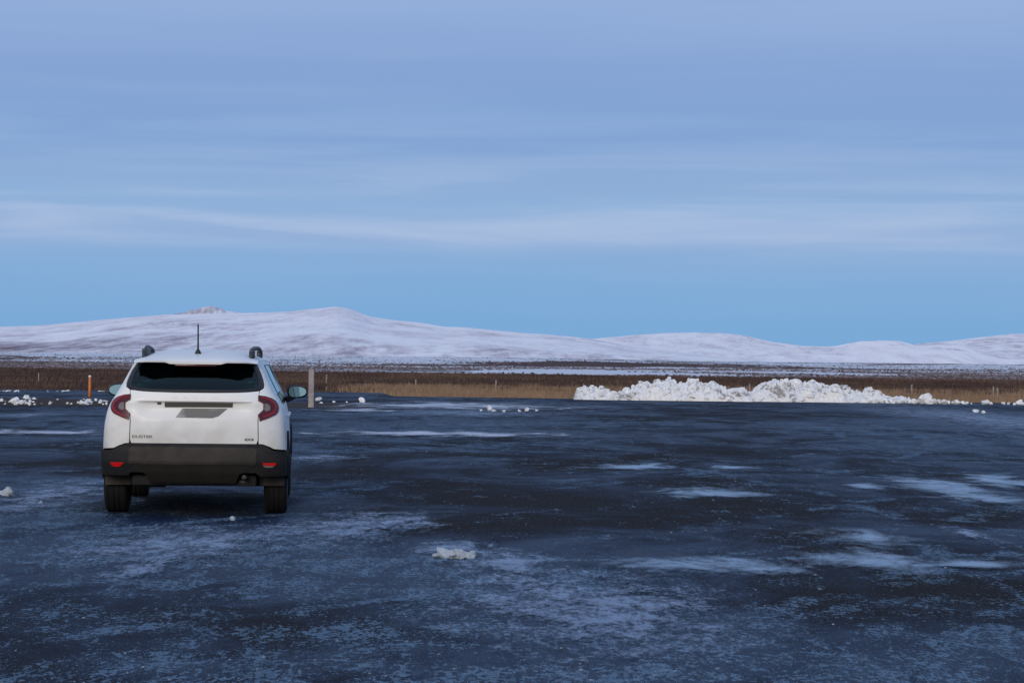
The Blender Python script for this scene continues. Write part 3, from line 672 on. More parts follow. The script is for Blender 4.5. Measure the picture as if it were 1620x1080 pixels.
# ------------------------------------------------------------------ grass and heather
def blades(name, label, X, Y, Z, H, W, colr, per=7):
    n = len(X); k = n*per
    bx = np.repeat(X, per)+rng.normal(0, 1, k)*np.repeat(W, per)*2.2; by = np.repeat(Y, per)+rng.normal(0, 1, k)*np.repeat(W, per)*2.2; bz = np.repeat(Z, per)-.02
    h = np.repeat(H, per)*rng.uniform(.55, 1.15, k); w = np.repeat(W, per)*rng.uniform(.5, 1.1, k)
    a = rng.uniform(0, math.pi, k); lean = rng.normal(0, .35, (k, 2))*h[:, None]
    dx, dy = np.cos(a)*w/2, np.sin(a)*w/2
    v0 = np.stack([bx-dx, by-dy, bz], -1); v1 = np.stack([bx+dx, by+dy, bz], -1)
    v2 = np.stack([bx+lean[:, 0], by+lean[:, 1], bz+h], -1)
    V = np.stack([v0, v1, v2], 1).reshape(-1, 3); F = np.arange(k*3).reshape(-1, 3)
    c = np.repeat(np.repeat(colr, per, 0)*rng.uniform(.7, 1.35, (k, 1)), 3, 0)
    o = obj_py(name, V, F, M['grass'], smooth=False, col=c); tag(o, label, kind='stuff')
def farline(x): return interp(x, FAR)
def grasses():
    n = 42000
    X = rng.uniform(-34, 34, n); f = farline(X)
    Yo = 112+rng.random(n)**1.2*95; X = X*Yo/125; f = farline(X)
    pxc = 810+3600*X/Yo
    den = fbm(np.stack([X*.35, Yo*.25], -1), 3, 71)
    ok = (pxc+rng.normal(0, 45, n)+130*(fbm(np.stack([X*.1, Yo*.05], -1), 3, 79)-.5) > 615) & (den+.5*rng.random(n) > .52+.4*sstep(140, 200, Yo))
    X, Yo = X[ok], Yo[ok]; Z = np.where(Yo-farline(X) < 2.4, -.85, terrain_z(X, Yo))
    H = .34+.5*fbm(np.stack([X*.6, Yo*.4], -1), 3, 72)
    t = fbm(np.stack([X*.5, Yo*.5], -1), 3, 73)[:, None]
    blades('dry_grass', 'tall tan dry grass along the far edge of the lot', X, Yo, Z, H, np.full(len(X), .055), np.array([.14, .092, .062])*(1-t)+np.array([.38, .26, .17])*t, 8)
    n = 30000
    Yo = 104+rng.random(n)**1.6*300; X = rng.uniform(-1, 1, n)*(Yo*.27+3)
    ok = Yo > farline(X)+2.5; X, Yo = X[ok], Yo[ok]; Z = terrain_z(X, Yo)
    t = fbm(np.stack([X*.08, Yo*.03], -1), 3, 75)[:, None]; u = sstep(.5, .62, fbm(np.stack([X*.15, Yo*.12], -1), 3, 76))[:, None]
    col = np.array([.036, .026, .025])*(1-t)+np.array([.105, .066, .060])*t; col = col*(1-.5*u)+np.array([.15, .10, .065])*.5*u
    blades('heather', 'dark red brown heather and scrub covering the plain', X, Yo, Z, .20+.22*t[:, 0]+Yo*.0005, .05+Yo*.0005, col, 6)
grasses()
def shrubs():
    n = 90000; u = rng.random(n); Y = 1/(1/400+(1/3100-1/400)*u); X = (rng.random(n)*2-1)*Y*.27
    px = 810+3600*X/Y
    edge = interp(px, [(0, 350), (200, 370), (600, 430), (860, 450), (1250, 420), (1620, 440)])
    d = fbm(np.stack([X*.012, Y*.006], -1), 4, 91)
    keep = (Y > edge*1.0) & (d*1.4-.13+.30*rng.random(n)+.09*sstep(1150, 1400, px)+.05 > .69)
    X, Y = X[keep], Y[keep]; n = len(X); Z = terrain_z(X, Y)
    K = 7; a = np.arange(K)/K*2*math.pi
    r = (.15+.62*rng.random(n)**3.5)*(.42+Y/2900); h = r*rng.uniform(.45, .9, n)
    ring = np.stack([np.cos(a), np.sin(a)], -1)
    j = rng.uniform(.6, 1.35, (n, K)); lo = np.concatenate([ring[None]*(r[:, None]*j)[..., None]+np.stack([X, Y], -1)[:, None], np.broadcast_to((Z-.3)[:, None, None], (n, K, 1))], -1)
    j2 = j*rng.uniform(.6, .85, (n, K)); hi = np.concatenate([ring[None]*(r[:, None]*j2)[..., None]+np.stack([X, Y], -1)[:, None], (Z[:, None]+h[:, None]*rng.uniform(.5, 1, (n, K)))[..., None]], -1)
    tp = np.stack([X, Y, Z+h], -1)[:, None]
    V = np.concatenate([lo, hi, tp], 1)
    F = []
    for i in range(K):
        q = (i+1) % K; F += [(i, q, K+q), (i, K+q, K+i), (K+i, K+q, 2*K)]
    F = np.array(F)[None]+(np.arange(n)*(2*K+1))[:, None, None]
    c = np.array([.055, .045, .052])+np.array([.17, .145, .15])*rng.random((n, 1)); c = np.repeat(c[:, None], 2*K+1, 1)
    obj = obj_py('heath_shrubs', V.reshape(-1, 3), F.reshape(-1, 3), M['grass'], smooth=False, col=c.reshape(-1, 3)); tag(obj, 'dark low shrubs and hummocks dotted over the snowy plain', kind='stuff')
shrubs()

# ------------------------------------------------------------------ fence, posts
def tube(bm, pts, r, seg=8):
    ring = []
    for i, p in enumerate(pts):
        p = Vector(p); d = (Vector(pts[min(i+1, len(pts)-1)])-Vector(pts[max(i-1, 0)])).normalized()
        q = d.to_track_quat('Z', 'Y'); rr = r[i] if isinstance(r, (list, tuple)) else r
        ring.append([bm.verts.new(p+q@Vector((math.cos(2*math.pi*k/seg)*rr, math.sin(2*math.pi*k/seg)*rr, 0))) for k in range(seg)])
    for a, b in zip(ring, ring[1:]):
        for k in range(seg): bm.faces.new((a[k], a[(k+1) % seg], b[(k+1) % seg], b[k]))
    bm.faces.new(ring[0][::-1]); bm.faces.new(ring[-1])
    return bm
def fence():
    root = empty('wire_fence', (0, 140, -.85)); tag(root, 'low wire fence on thin weathered wooden posts crossing the heath', 'fence')
    posts = [(-560, 589, .9), (-250, 589, .9), (62, 589, 1.0), (300, 590, 1.0), (517, 592, 1.0), (659, 600, .95), (785, 601, 1.1), (924, 607, 1.0), (1187, 607, 1.0), (1443, 608, 1.1), (1572, 611, 1.05), (1579, 613, 1.05), (1850, 616, 1.0), (2100, 618, 1.0)]
    tops = []
    for px_, py_, h in posts:
        # the post's top fixes its distance, its foot stands on the heath
        lo, hi = 103., 400.
        Y = 130.
        for _ in range(20):
            zt = float(terrain_z(np.array((px_-810)/3600*Y), np.array(Y)))+h
            Y = max(104, (HC-zt)*3600/(py_-hor(px_)))
        Y = min(Y, 230); X = (px_-810)/3600*Y; zg = float(terrain_z(np.array(X), np.array(Y)))
        bm = bmesh.new(); lx = random.uniform(-.03, .03)
        tube(bm, [(X, Y-140, zg+.85-.2), (X+lx*.5, Y-140, zg+.85+h*.5), (X+lx, Y-140, zg+.85+h)], [.065, .06, .055])
        finish(bm, 'fence_post', M['wood'], root); tops.append((X, Y-140, zg+.85, h))
    for k in range(3):
        bm = bmesh.new(); pts = []
        for (a, b) in zip(tops, tops[1:]):
            for t in (0, .25, .5, .75): pts.append((a[0]+(b[0]-a[0])*t, a[1]+(b[1]-a[1])*t+.06, a[2]+(b[2]-a[2])*t+(a[3]+(b[3]-a[3])*t)*(.35+.28*k)-.03*math.sin(t*math.pi)))
        tube(bm, pts, .002, 4); finish(bm, 'fence_wire', M['wire'], root)
fence()
def beamlike(bm, w, d, h, bev=.012):
    r = bmesh.ops.create_cube(bm, size=1); bmesh.ops.scale(bm, vec=(w, d, h), verts=r['verts']); bmesh.ops.translate(bm, vec=(0, 0, h/2), verts=r['verts'])
    bmesh.ops.bevel(bm, geom=bm.edges[:], offset=bev, segments=2, affect='EDGES')
def posts():
    p = at(493.5, 645, 0)
    bm = bmesh.new(); beamlike(bm, .165, .15, 1.26)
    for v in bm.verts: v.co.x += .012*mn.noise(v.co*3)
    o = finish(bm, 'thick_post', M['wood_pale']); o.location = (p.x, p.y, -.03); tag(o, 'thick pale square wooden post standing right of the car', 'post')
    p = at(143, 633, 0)
    root = empty('marker_post', (p.x, p.y, 0)); tag(root, 'thin orange marker post standing in the snow rubble left of the car', 'post')
    bm = bmesh.new(); tube(bm, [(0, 0, 0), (0, 0, .4), (0, 0, .80), (0, 0, .86)], [.055, .052, .046, .03], 10); finish(bm, 'pole', M['orange'], root)
    bm = bmesh.new(); tube(bm, [(0, 0, .815), (0, 0, .87), (0, 0, .88)], [.052, .047, .02], 10); finish(bm, 'reflective_cap', M['band'], root)
    bm = bmesh.new(); beamlike(bm, .12, .12, .10); o = finish(bm, 'foot_clamp', M['dark'], root); o.location = (-.03, -.02, .03)
posts()

# ------------------------------------------------------------------ the car
CAR = empty('parked_car', (-3.052, 21.9, 0), R(4.9))
tag(CAR, 'white SUV with dirty black bumpers parked on the icy lot seen from behind', 'car')
YZ = [(.2, .22), (.28, .15), (.40, .10), (.50, .075), (.60, .065), (.70, .06), (.85, .05), (.98, .055), (1.06, .062), (1.118, .05), (1.21, .075), (1.24, .09), (1.30, .135), (1.40, .225), (1.50, .315), (1.56, .36), (1.65, .4)]
WZ = [(.2, .82), (.3, .86), (.5, .888), (.7, .888), (.85, .88), (.95, .868), (1.03, .85), (1.09, .828), (1.15, .787), (1.20, .757), (1.30, .705), (1.40, .660), (1.50, .612), (1.56, .58), (1.66, .54)]
def yz(z):                                                          # smoothed tables
    return sum(interp(z+d, YZ) for d in (-.02, -.01, 0, .01, .02))/5
def wz(z): return sum(interp(z+d, WZ) for d in (-.04, -.02, 0, .02, .04))/5
def rear_y(x, z):
    W = wz(z); q = min(abs(x)/W, .9995); c = 1-(1-q**3.2)**(1/3.2)
    y = yz(z)+.30*c
    # pressed hollow below the ledge across the tailgate
    s = float(sstep(.60, .40, abs(x)))*float(sstep(.93, 1.05, z))*float(sstep(1.125, 1.116, z)); return y+.035*s
def bump_y(x, z):
    W = .905; q = min(abs(x)/W, .9995); c = 1-(1-q**4)**(1/4)
    yy = interp(z, [(.2, .30), (.29, .20), (.34, .13), (.42, .06), (.50, .02), (.53, 0), (.66, 0), (.69, .012), (.73, .05)])
    return yy+.34*c
def side_x(y, z):
    W = float(wz(z)); W += .045*float(sstep(.5, 1.9, y))*float(sstep(1.0, 1.2, z))
    yend = float(yz(z))+.30
    if y < yend:
        q = min(1., (yend-y)/.30); W *= max(.3, (1-q**3.2))**(1/3.2)
    if y > 3.1: W *= 1-.16*((y-3.1)/1.2)**2.4
    return W
def roof_z(x, y):
    Wt = side_x(max(y, .75), 1.52); zc = interp(y, [(.1, 1.505), (.2, 1.522), (.35, 1.55), (.6, 1.58), (1.0, 1.608), (1.6, 1.628), (2.1, 1.615), (2.5, 1.56)])
    zs = interp(y, [(.1, 1.50), (.6, 1.52), (2.2, 1.52), (2.5, 1.50)])
    q = min(1., abs(x)/Wt); return zs+(zc-zs)*(1-q**3.8)
def patch(name, polys, mapf, m, parent, out, step=.04, thick=.012, angle=35):
    """a sheet-metal panel: outline in two coordinates, cut on a fine grid, laid on the curved surface mapf and given thickness"""
    bm = bmesh.new(); lu = bm.verts.layers.float.new('u'); lv = bm.verts.layers.float.new('v')
    if not isinstance(polys[0][0], (tuple, list)): polys = [polys]
    for poly in polys: bm.faces.new([bm.verts.new((a, b, 0)) for a, b in poly])
    us = [v.co.x for v in bm.verts]; vs_ = [v.co.y for v in bm.verts]
    for ax, lo, hi in ((0, min(us), max(us)), (1, min(vs_), max(vs_))):
        k = math.ceil(lo/step)*step + step*.137
        while k < hi:
            co = (k, 0, 0) if ax == 0 else (0, k, 0); no = (1, 0, 0) if ax == 0 else (0, 1, 0)
            bmesh.ops.bisect_plane(bm, geom=bm.verts[:]+bm.edges[:]+bm.faces[:], plane_co=co, plane_no=no, dist=1e-5); k += step
    bmesh.ops.remove_doubles(bm, verts=bm.verts[:], dist=.0006)
    bmesh.ops.triangulate(bm, faces=bm.faces[:], ngon_method='EAR_CLIP')
    O = Vector(out); nr = {}
    e_ = .006
    for v in bm.verts:
        a, b = v.co.x, v.co.y
        n = (mapf(a+e_, b)-mapf(a-e_, b)).cross(mapf(a, b+e_)-mapf(a, b-e_))
        v[lu] = a; v[lv] = b
        nr[v] = n.normalized() if n.length > 1e-9 else O.normalized()
    sgn = 1 if sum((n for n in nr.values()), Vector()).dot(O) > 0 else -1
    for v in bm.verts: nr[v] = nr[v]*sgn; v.co = mapf(v.co.x, v.co.y)
    for f in bm.faces:
        f.normal_update()
        if f.normal.dot(sum((nr[v] for v in f.verts), Vector())) < 0: f.normal_flip()
    top = bm.faces[:]; ntop = len(top)
    if thick:
        bnd = [e for e in bm.edges if e.is_boundary]; outer = bm.verts[:]
        inner = {v: bm.verts.new(v.co-nr[v]*thick) for v in outer}
        for e in bnd:
            l = e.link_loops[0]; a, b = l.vert, l.link_loop_next.vert
            try: bm.faces.new((b, a, inner[a], inner[b]))
            except ValueError: pass
        for f in top: bm.faces.new([inner[v] for v in reversed(f.verts)])
    bm.verts.index_update(); bm.faces.index_update(); bm.normal_update()
    vn = {v.index: nr[v].copy() for v in bm.verts if v in nr}
    for f in bm.faces: f.smooth = True
    me = bpy.data.meshes.new(name); bm.to_mesh(me); bm.free()
    ln = [None]*len(me.loops)
    for p in me.polygons:
        for li in p.loop_indices: ln[li] = vn[me.loops[li].vertex_index] if p.index < ntop else p.normal.copy()
    me.normals_split_custom_set(ln)
    return link(name, me, m, parent)
def mir(poly): return [(-a, b) for a, b in poly][::-1]
def RM(off=0): return lambda x, z: Vector((x, rear_y(x, z)+off, z))
def BMf(off=0): return lambda x, z: Vector((x, bump_y(x, z)+off, z))
def SM(sg, off=0): return lambda y, z: Vector((sg*(side_x(y, z)+off), y, z))
def arc(cy, cz, r, a0, a1, n=18): return [(cy+r*math.cos(R(a0+(a1-a0)*i/n)), cz+r*math.sin(R(a0+(a1-a0)*i/n))) for i in range(n+1)]

# --- white rear panels
win = [(.0, 1.212), (.20, 1.212), (.40, 1.216), (.52, 1.223), (.62, 1.238), (.655, 1.258), (.660, 1.29), (.648, 1.34), (.622, 1.41), (.585, 1.468), (.54, 1.497), (.45, 1.507), (0, 1.507)]
glass = win[:-1]+[(0, 1.507)]
glass_full = glass[1:-1]+mir(glass[1:-1])
# body quarters: from tailgate seam to the corner
for sg, f_ in ((1, lambda p: p), (-1, mir)):
    edge = [(.985*float(wz(z)), z) for z in (.655, .75, .85, .95, 1.03, 1.1, 1.15, 1.2, 1.25, 1.3, 1.4, 1.47, 1.515)]
    q = [(.622, .715), (.66, .712), (.72, .690), (.77, .665)]+edge+[(.50, 1.527), (.45, 1.517), (.54, 1.507), (.593, 1.476), (.631, 1.413), (.658, 1.34), (.669, 1.29), (.664, 1.252), (.628, 1.229), (.618, 1.184), (.616, .95)]
    patch('rear_quarter_panel', f_(q), RM(0), M['paint'], CAR, (0, -1, 0), .035)
# tailgate, upright lower skin with wedges that reach into the lamps
half = [(.0, .715), (.60, .715), (.612, .75), (.608, .94), (.612, 1.001), (.660, 1.046), (.660, 1.104), (.610, 1.133), (.612, 1.18), (.62, 1.224), (.52, 1.213), (.40, 1.207), (.2, 1.203), (0, 1.203)]
tg = half[1:-1]+mir(half[1:-1])
TG = patch('tailgate', tg, RM(-.004), M['paint'], CAR, (0, -1, 0), .03, .014, 30)
# ledge lip, dark patches painting the shadow of the handle recess, number plate
patch('ledge', [(-.53, 1.112), (.53, 1.112), (.55, 1.122), (-.55, 1.122)], RM(-.011), M['paint'], TG, (0, -1, 0), .04, .012)
patch('handle_recess_shade', [(-.285, 1.062), (.365, 1.066), (.368, 1.109), (-.285, 1.111)], RM(-.012), M['recess_shade'], TG, (0, -1, 0), .05, .01)
patch('handle_recess_shade', [(-.355, 1.088), (-.32, 1.085), (-.318, 1.111), (-.36, 1.111)], RM(-.012), M['recess_shade'], TG, (0, -1, 0), .05, .01)
patch('number_plate', [(-.175, .968), (.17, .964), (.23, .982), (.315, 1.054), (-.115, 1.052)], RM(-.014), M['plate'], TG, (0, -1, 0), .06, .012)
def text(name, body, size, x, z, w, m, parent, off=-.008, bold=0.0, ext=.003, h=None):
    cu = bpy.data.curves.new(name, 'FONT'); cu.body = body; cu.size = size; cu.extrude = ext; cu.offset = bold; cu.align_x = 'LEFT'
    t = bpy.data.objects.new(name, cu); C.objects.link(t); bpy.context.view_layer.update()
    me = bpy.data.meshes.new_from_object(t.evaluated_get(bpy.context.evaluated_depsgraph_get())); bpy.data.objects.remove(t)
    xs = [v.co.x for v in me.vertices]; ys = [v.co.y for v in me.vertices]; sx = w/(max(xs)-min(xs)); sy = (h/(max(ys)-min(ys))) if h else sx; x0 = min(xs); y0 = min(ys)
    for v in me.vertices:
        X = x+(v.co.x-x0)*sx; Z = z+(v.co.y-y0)*sy; d = v.co.z; v.co = (X, rear_y(X, Z)+off-d, Z)
    me.name = name; return link(name, me, m, parent)
text('model_lettering', 'DUSTER', .05, -.592, .765, .196, M['badge'], TG, bold=0, h=.026)
text('drive_badge', '4X4', .05, .482, .745, .090, M['badge'], TG, bold=.0012, h=.025)
for i, ch in enumerate('DACIA'): text('maker_lettering', ch, .05, -.205+i*.095, 1.150, .012 if ch == 'I' else .045, M['paint'], TG, h=.026, ext=.0015)
# rear glass
RG = patch('rear_window', glass_full, RM(.012), M['glass'], CAR, (0, -1, 0), .04, .004)
rimo = [(.0, 1.212)]
for sg, f_ in ((1, lambda p: p), (-1, mir)):                         # black ceramic border of the glass
    strip = [(.40, 1.214), (.52, 1.221), (.62, 1.236), (.657, 1.258), (.662, 1.29), (.650, 1.34), (.624, 1.41), (.587, 1.470), (.54, 1.499), (.50, 1.495), (.55, 1.455), (.58, 1.41), (.602, 1.34), (.61, 1.29), (.60, 1.262), (.52, 1.245), (.40, 1.236)]
    patch('window_border', f_(strip), RM(.006), M['dark'], RG, (0, -1, 0), .05, .004)
patch('window_border', [(-.40, 1.214), (-.2, 1.211), (.2, 1.211), (.40, 1.214), (.40, 1.236), (.2, 1.233), (-.2, 1.233), (-.40, 1.236)], RM(.006), M['dark'], RG, (0, -1, 0), .05, .004)
# --- roof with spoiler
def RF(off=0): return lambda x, y: Vector((x, y, roof_z(x, y)+off))
rw = lambda y: side_x(max(y, .75), 1.52)-.004
ys_ = [.42, .7, 1.1, 1.6, 2.1, 2.42]
ROOF = patch('roof', [(-rw(y), y) for y in ys_]+[(rw(y), y) for y in ys_[::-1]], RF(0), M['paint'], CAR, (0, 0, 1), .05, .02)
def spoiler():
    bm = bmesh.new(); xs = np.linspace(-.60, .60, 49); rows = []
    for x in xs:
        ax = abs(x); dip = float(sstep(.30, .24, ax)); te = .17+.10*float(sstep(.42, .62, ax))
        r = [(x, .44, roof_z(x, .44)+.001), (x, .34, roof_z(x, .34)+.001), (x, te+.04, roof_z(x, te+.04)-.001), (x, te, 1.508-.006*dip-.02*float(sstep(.45, .6, ax))),
             (x, te+.005, 1.494-.016*dip-.008*float(sstep(.45, .6, ax))), (x, te+.10, 1.488-.012*dip), (x, .40, 1.50)]
        rows.append([bm.verts.new(p) for p in r])
    for a, b in zip(rows, rows[1:]):
        for i in range(len(a)): bm.faces.new((a[i], a[(i+1) % len(a)], b[(i+1) % len(a)], b[i]))
    bm.faces.new(rows[0]); bm.faces.new(rows[-1][::-1]); bmesh.ops.recalc_face_normals(bm, faces=bm.faces[:])
    return finish(bm, 'spoiler', M['paint'], ROOF, 40)
SP = spoiler()
def box(name, x0, x1, y0, y1, z0, z1, m, parent, bev=.01, seg=2, angle=35, fn=None):
    bm = bmesh.new(); r = bmesh.ops.create_cube(bm, size=1)
    bmesh.ops.scale(bm, vec=(x1-x0, y1-y0, z1-z0), verts=bm.verts[:]); bmesh.ops.translate(bm, vec=((x0+x1)/2, (y0+y1)/2, (z0+z1)/2), verts=bm.verts[:])
    if bev: bmesh.ops.bevel(bm, geom=bm.edges[:], offset=bev, segments=seg, affect='EDGES', profile=.5)
    if fn:
        for v in bm.verts: v.co = fn(v.co)
    return finish(bm, name, m, parent, angle)
box('brake_light', -.20, .20, .195, .22, 1.458, 1.476, M['red'], CAR, .004)
# antenna
bm = bmesh.new(); tube(bm, [(0, .62, 1.575), (0, .62, 1.60), (0, .62, 1.62), (0, .62, 1.63)], [.034, .028, .014, .009], 14); AN = finish(bm, 'antenna_base', M['dark'], CAR)
bm = bmesh.new(); tube(bm, [(0, .62, 1.61), (0, .60, 1.72), (0, .575, 1.83), (0, .562, 1.872)], [.009, .008, .007, .008], 8); AN2 = finish(bm, 'antenna_mast', M['dark'], CAR)
# roof rails
for sg in (-1, 1):
    bm = bmesh.new(); x = lambda y: sg*(rw(y)-.075)
    pts = [(x(.58), .56, 1.545), (x(.6), .62, 1.585), (x(.65), .74, 1.612), (x(.8), .90, 1.632), (x(1.2), 1.2, 1.642), (x(1.7), 1.7, 1.645), (x(2.1), 2.1, 1.63), (x(2.3), 2.25, 1.61), (x(2.3), 2.3, 1.56)]
    tube(bm, pts, [.018, .022, .022, .020, .022, .022, .024, .03, .026], 10)
    rl = finish(bm, 'roof_rail', M['rail'], CAR, 50)
    box('rail_foot', min(x(.62)-.024, x(.62)+.024), max(x(.62)-.024, x(.62)+.024), .62, 1.10, 1.53, 1.63, M['rail'], rl, .012)
    box('rail_foot', min(x(2.2)-.03, x(2.2)+.03), max(x(2.2)-.03, x(2.2)+.03), 2.1, 2.3, 1.54, 1.63, M['rail'], rl, .02)
# --- lamps
lampo = [(.613, 1.186), (.68, 1.178), (.738, 1.160), (.780, 1.134), (.803, 1.100), (.812, 1.060), (.802, 1.022), (.778, .996), (.694, .960), (.630, .938), (.617, 1.000), (.665, 1.046), (.665, 1.104), (.613, 1.134)]
lens = [(.672, 1.103), (.700, 1.105), (.724, 1.085), (.730, 1.062), (.722, 1.042), (.690, 1.030), (.672, 1.044)]
band_o = [(.640, 1.160), (.70, 1.152), (.765, 1.10), (.775, 1.064), (.755, 1.030), (.70, .995), (.66, .985), (.655, .975), (.71, .980), (.775, 1.015), (.793, 1.062), (.780, 1.11), (.71, 1.165), (.645, 1.17)]
for sg, f_ in ((1, lambda p: p), (-1, mir)):
    tl = patch('tail_light', f_(lampo), RM(-.018), M['red'], CAR, (0, -1, 0), .03, .028, 40)
    patch('clear_lens', f_(lens), RM(-.023), M['clearlens'], tl, (0, -1, 0), .03, .006)
    patch('light_bar', f_(band_o), RM(-.022), mat('light_bar_red', (.24, .006, .008), .3, coat=.1) if sg == 1 else bpy.data.materials['light_bar_red'], tl, (0, -1, 0), .03, .006)
# --- rear bumper
bh = [(0, .712), (.58, .712), (.64, .708), (.70, .69), (.76, .655), (.80, .648), (.897, .640), (.897, .44), (.892, .40), (.63, .40), (.60, .435), (.43, .435), (.39, .35), (0, .335)]
BP = patch('rear_bumper', bh[1:-1]+mir(bh[1:-1]), BMf(0), M['black'], CAR, (0, -1, 0), .035, .02)
patch('bumper_panel', [(-.61, .515), (.585, .510), (.60, .53), (.605, .66), (.58, .678), (-.60, .682), (-.615, .66), (-.62, .53)], BMf(-.008), M['dusty'], BP, (0, -1, 0), .05, .01)
patch('bumper_skid', [(-.42, .325), (.40, .325), (.44, .42), (.56, .47), (.54, .498), (-.56, .502), (-.58, .47), (-.46, .42)], BMf(-.005), mat('brown_dirty_skid', (.006, .005, .0035), .85, noise=((.013, .010, .006), 5, .4, .65)), BP, (0, -1, 0), .05, .01)
for sg, f_ in ((1, lambda p: p), (-1, mir)):
    patch('reflector', f_([(.665, .522), (.795, .524), (.785, .500), (.755, .486), (.715, .486), (.69, .498)] if sg < 0 else [(.66, .532), (.795, .532), (.785, .508), (.68, .508)]), BMf(-.012), M['red2'], BP, (0, -1, 0), .05, .01)
patch('fog_lens', [(.665, .505), (.78, .505), (.755, .488), (.69, .488)], BMf(-.010), mat('dull_clear_lens', (.22, .17, .15), .5), BP, (0, -1, 0), .05, .008)
# bumper top ledge closing the gap to the tailgate
box('bumper_ledge', -.62, .62, .03, .30, .690, .708, M['black'], BP, .004)
# --- sides
for sg in (-1, 1):
    out = (sg, 0, 0); ra = arc(.83, .36, .455, 170, 0); fa = arc(3.49, .36, .455, 180, 10)
    ry = lambda z: float(yz(z))+.30*(1-(1-.983**3.2)**(1/3.2))
    q = [(ry(.655), .655), (.32, .65), (.36, .60)] + arc(.83, .36, .455, 148, 20) + [(1.285, .44), (1.285, .52), (1.20, .75), (1.16, 1.06)]
    q += [(.95, 1.11), (.92, 1.14), (.84, 1.20), (.80, 1.30), (.92, 1.44), (1.05, 1.472), (1.2, 1.477), (2.25, 1.48), (2.36, 1.475), (2.7, 1.34), (3.12, 1.11), (3.05, 1.07), (3.12, 1.06), (3.20, 1.09), (2.75, 1.36), (2.42, 1.51), (1.2, 1.519), (.7, 1.515), (ry(1.515), 1.515)]
    q += [(ry(z), z) for z in (1.47, 1.4, 1.3, 1.25, 1.2, 1.15, 1.1, 1.03, .95, .85, .75)]
    patch('body_side', q, SM(sg), M['paint'], CAR, out, .045, .012)
    d1 = patch('door', [(1.295, .46), (2.12, .46), (2.12, 1.075), (1.17, 1.075), (1.21, .75), (1.295, .53)], SM(sg), M['paint'], CAR, out, .06, .012); d1['label'] = 'white rear door'
    d2 = patch('door', [(2.128, .46), (2.99, .46), (3.0, 1.055), (2.96, 1.072), (2.128, 1.075)], SM(sg), M['paint'], CAR, out, .06, .012); d2['label'] = 'white front door'
    patch('fender', [(3.0, .46), (3.04, .46)] + arc(3.49, .36, .455, 167, 12) + [(4.02, .46), (4.16, .60), (4.20, .92), (3.9, 1.0), (3.5, 1.055), (3.2, 1.085), (3.08, 1.06), (3.005, 1.05)], SM(sg), M['paint'], CAR, out, .06, .012)
    # glass
    patch('side_window', [(.975, 1.125), (1.15, 1.085), (1.20, 1.085), (1.20, 1.465), (1.05, 1.46), (.93, 1.43), (.815, 1.30), (.85, 1.205)], SM(sg, -.006), M['glass'], CAR, out, .06, .004)
    patch('side_window', [(1.215, 1.085), (2.10, 1.085), (2.10, 1.47), (1.215, 1.467)], SM(sg, -.006), M['glass'], CAR, out, .06, .004)
    patch('side_window', [(2.14, 1.085), (3.05, 1.085), (3.10, 1.10), (2.7, 1.325), (2.36, 1.466), (2.14, 1.47)], SM(sg, -.006), M['clear'], CAR, out, .06, .004)
    patch('window_frame', [(2.10, 1.08), (2.14, 1.08), (2.14, 1.475), (2.10, 1.475)], SM(sg, -.002), M['dark'], CAR, out, .06, .006)
    patch('window_frame', [(1.195, 1.08), (1.215, 1.08), (1.215, 1.472), (1.195, 1.472)], SM(sg, -.002), M['dark'], CAR, out, .06, .006)
    # cladding
    qa = arc(.83, .36, .463, 150, 12)+arc(.83, .36, .375, 12, 165)
    patch('arch_trim', [(.30, .645), (.36, .645)]+arc(.83, .36, .463, 143, -2)+arc(.83, .36, .372, -2, 180)+[(.40, .40), (.30, .40)], lambda y, z, sg=sg: Vector((sg*(max(side_x(max(y, .42), z), .885)+.020), y, z)), M['black'], CAR, out, .05, .03)
    patch('arch_trim', arc(3.49, .36, .463, 182, -2)+arc(3.49, .36, .372, -2, 182), lambda y, z, sg=sg: Vector((sg*(side_x(min(y, 3.7), z)+.026), y, z)), M['black'], CAR, out, .05, .03)
    patch('sill_trim', [(1.29, .30), (3.03, .30), (3.03, .455), (3.0, .50), (1.35, .50), (1.29, .455)], SM(sg, .016), M['black'], CAR, out, .06, .02)
    box('door_handle', min(sg*.86, sg*.905), max(sg*.86, sg*.905), 1.42, 1.60, .945, .975, M['paint'], d1, .010)
    box('door_handle', min(sg*.86, sg*.905), max(sg*.86, sg*.905), 2.30, 2.48, .945, .975, M['paint'], d2, .010)
    # wheel
    for yw in (.83, 3.49):
        wl = empty('wheel', (sg*.782, yw, .345)); wl.parent = CAR
        prof = [(-.108, .225), (-.112, .25), (-.116, .29), (-.108, .325), (-.092, .340), (-.075, .3445), (-.070, .337), (-.062, .337), (-.057, .345), (-.020, .3455), (-.016, .337), (-.008, .337), (-.004, .3455), (.030, .3455), (.034, .337), (.042, .337), (.046, .345), (.075, .3445), (.092, .340), (.108, .325), (.116, .29), (.112, .25), (.108, .225)]
        def lathe(prof, seg=56):
            bm = bmesh.new(); rings = []
            for k in range(seg):
                a = 2*math.pi*k/seg; rings.append([bm.verts.new((x, r*math.cos(a), r*math.sin(a))) for x, r in prof])
            for k in range(seg):
                a, b = rings[k], rings[(k+1) % seg]
                for i in range(len(prof)-1): bm.faces.new((a[i], a[i+1], b[i+1], b[i]))
            bmesh.ops.recalc_face_normals(bm, faces=bm.faces[:]); return bm
        finish(lathe(prof), 'tyre', M['tyre'], wl, 50)
        finish(lathe([(-.100, .225), (-.09, .21), (.06, .20), (.09, .21), (.106, .226), (.108, .218), (.095, .20)] if sg > 0 else [(.100, .225), (.09, .21), (-.06, .20), (-.09, .21), (-.106, .226), (-.108, .218), (-.095, .20)]), 'rim', M['rim'], wl, 50)
        bm = bmesh.new()
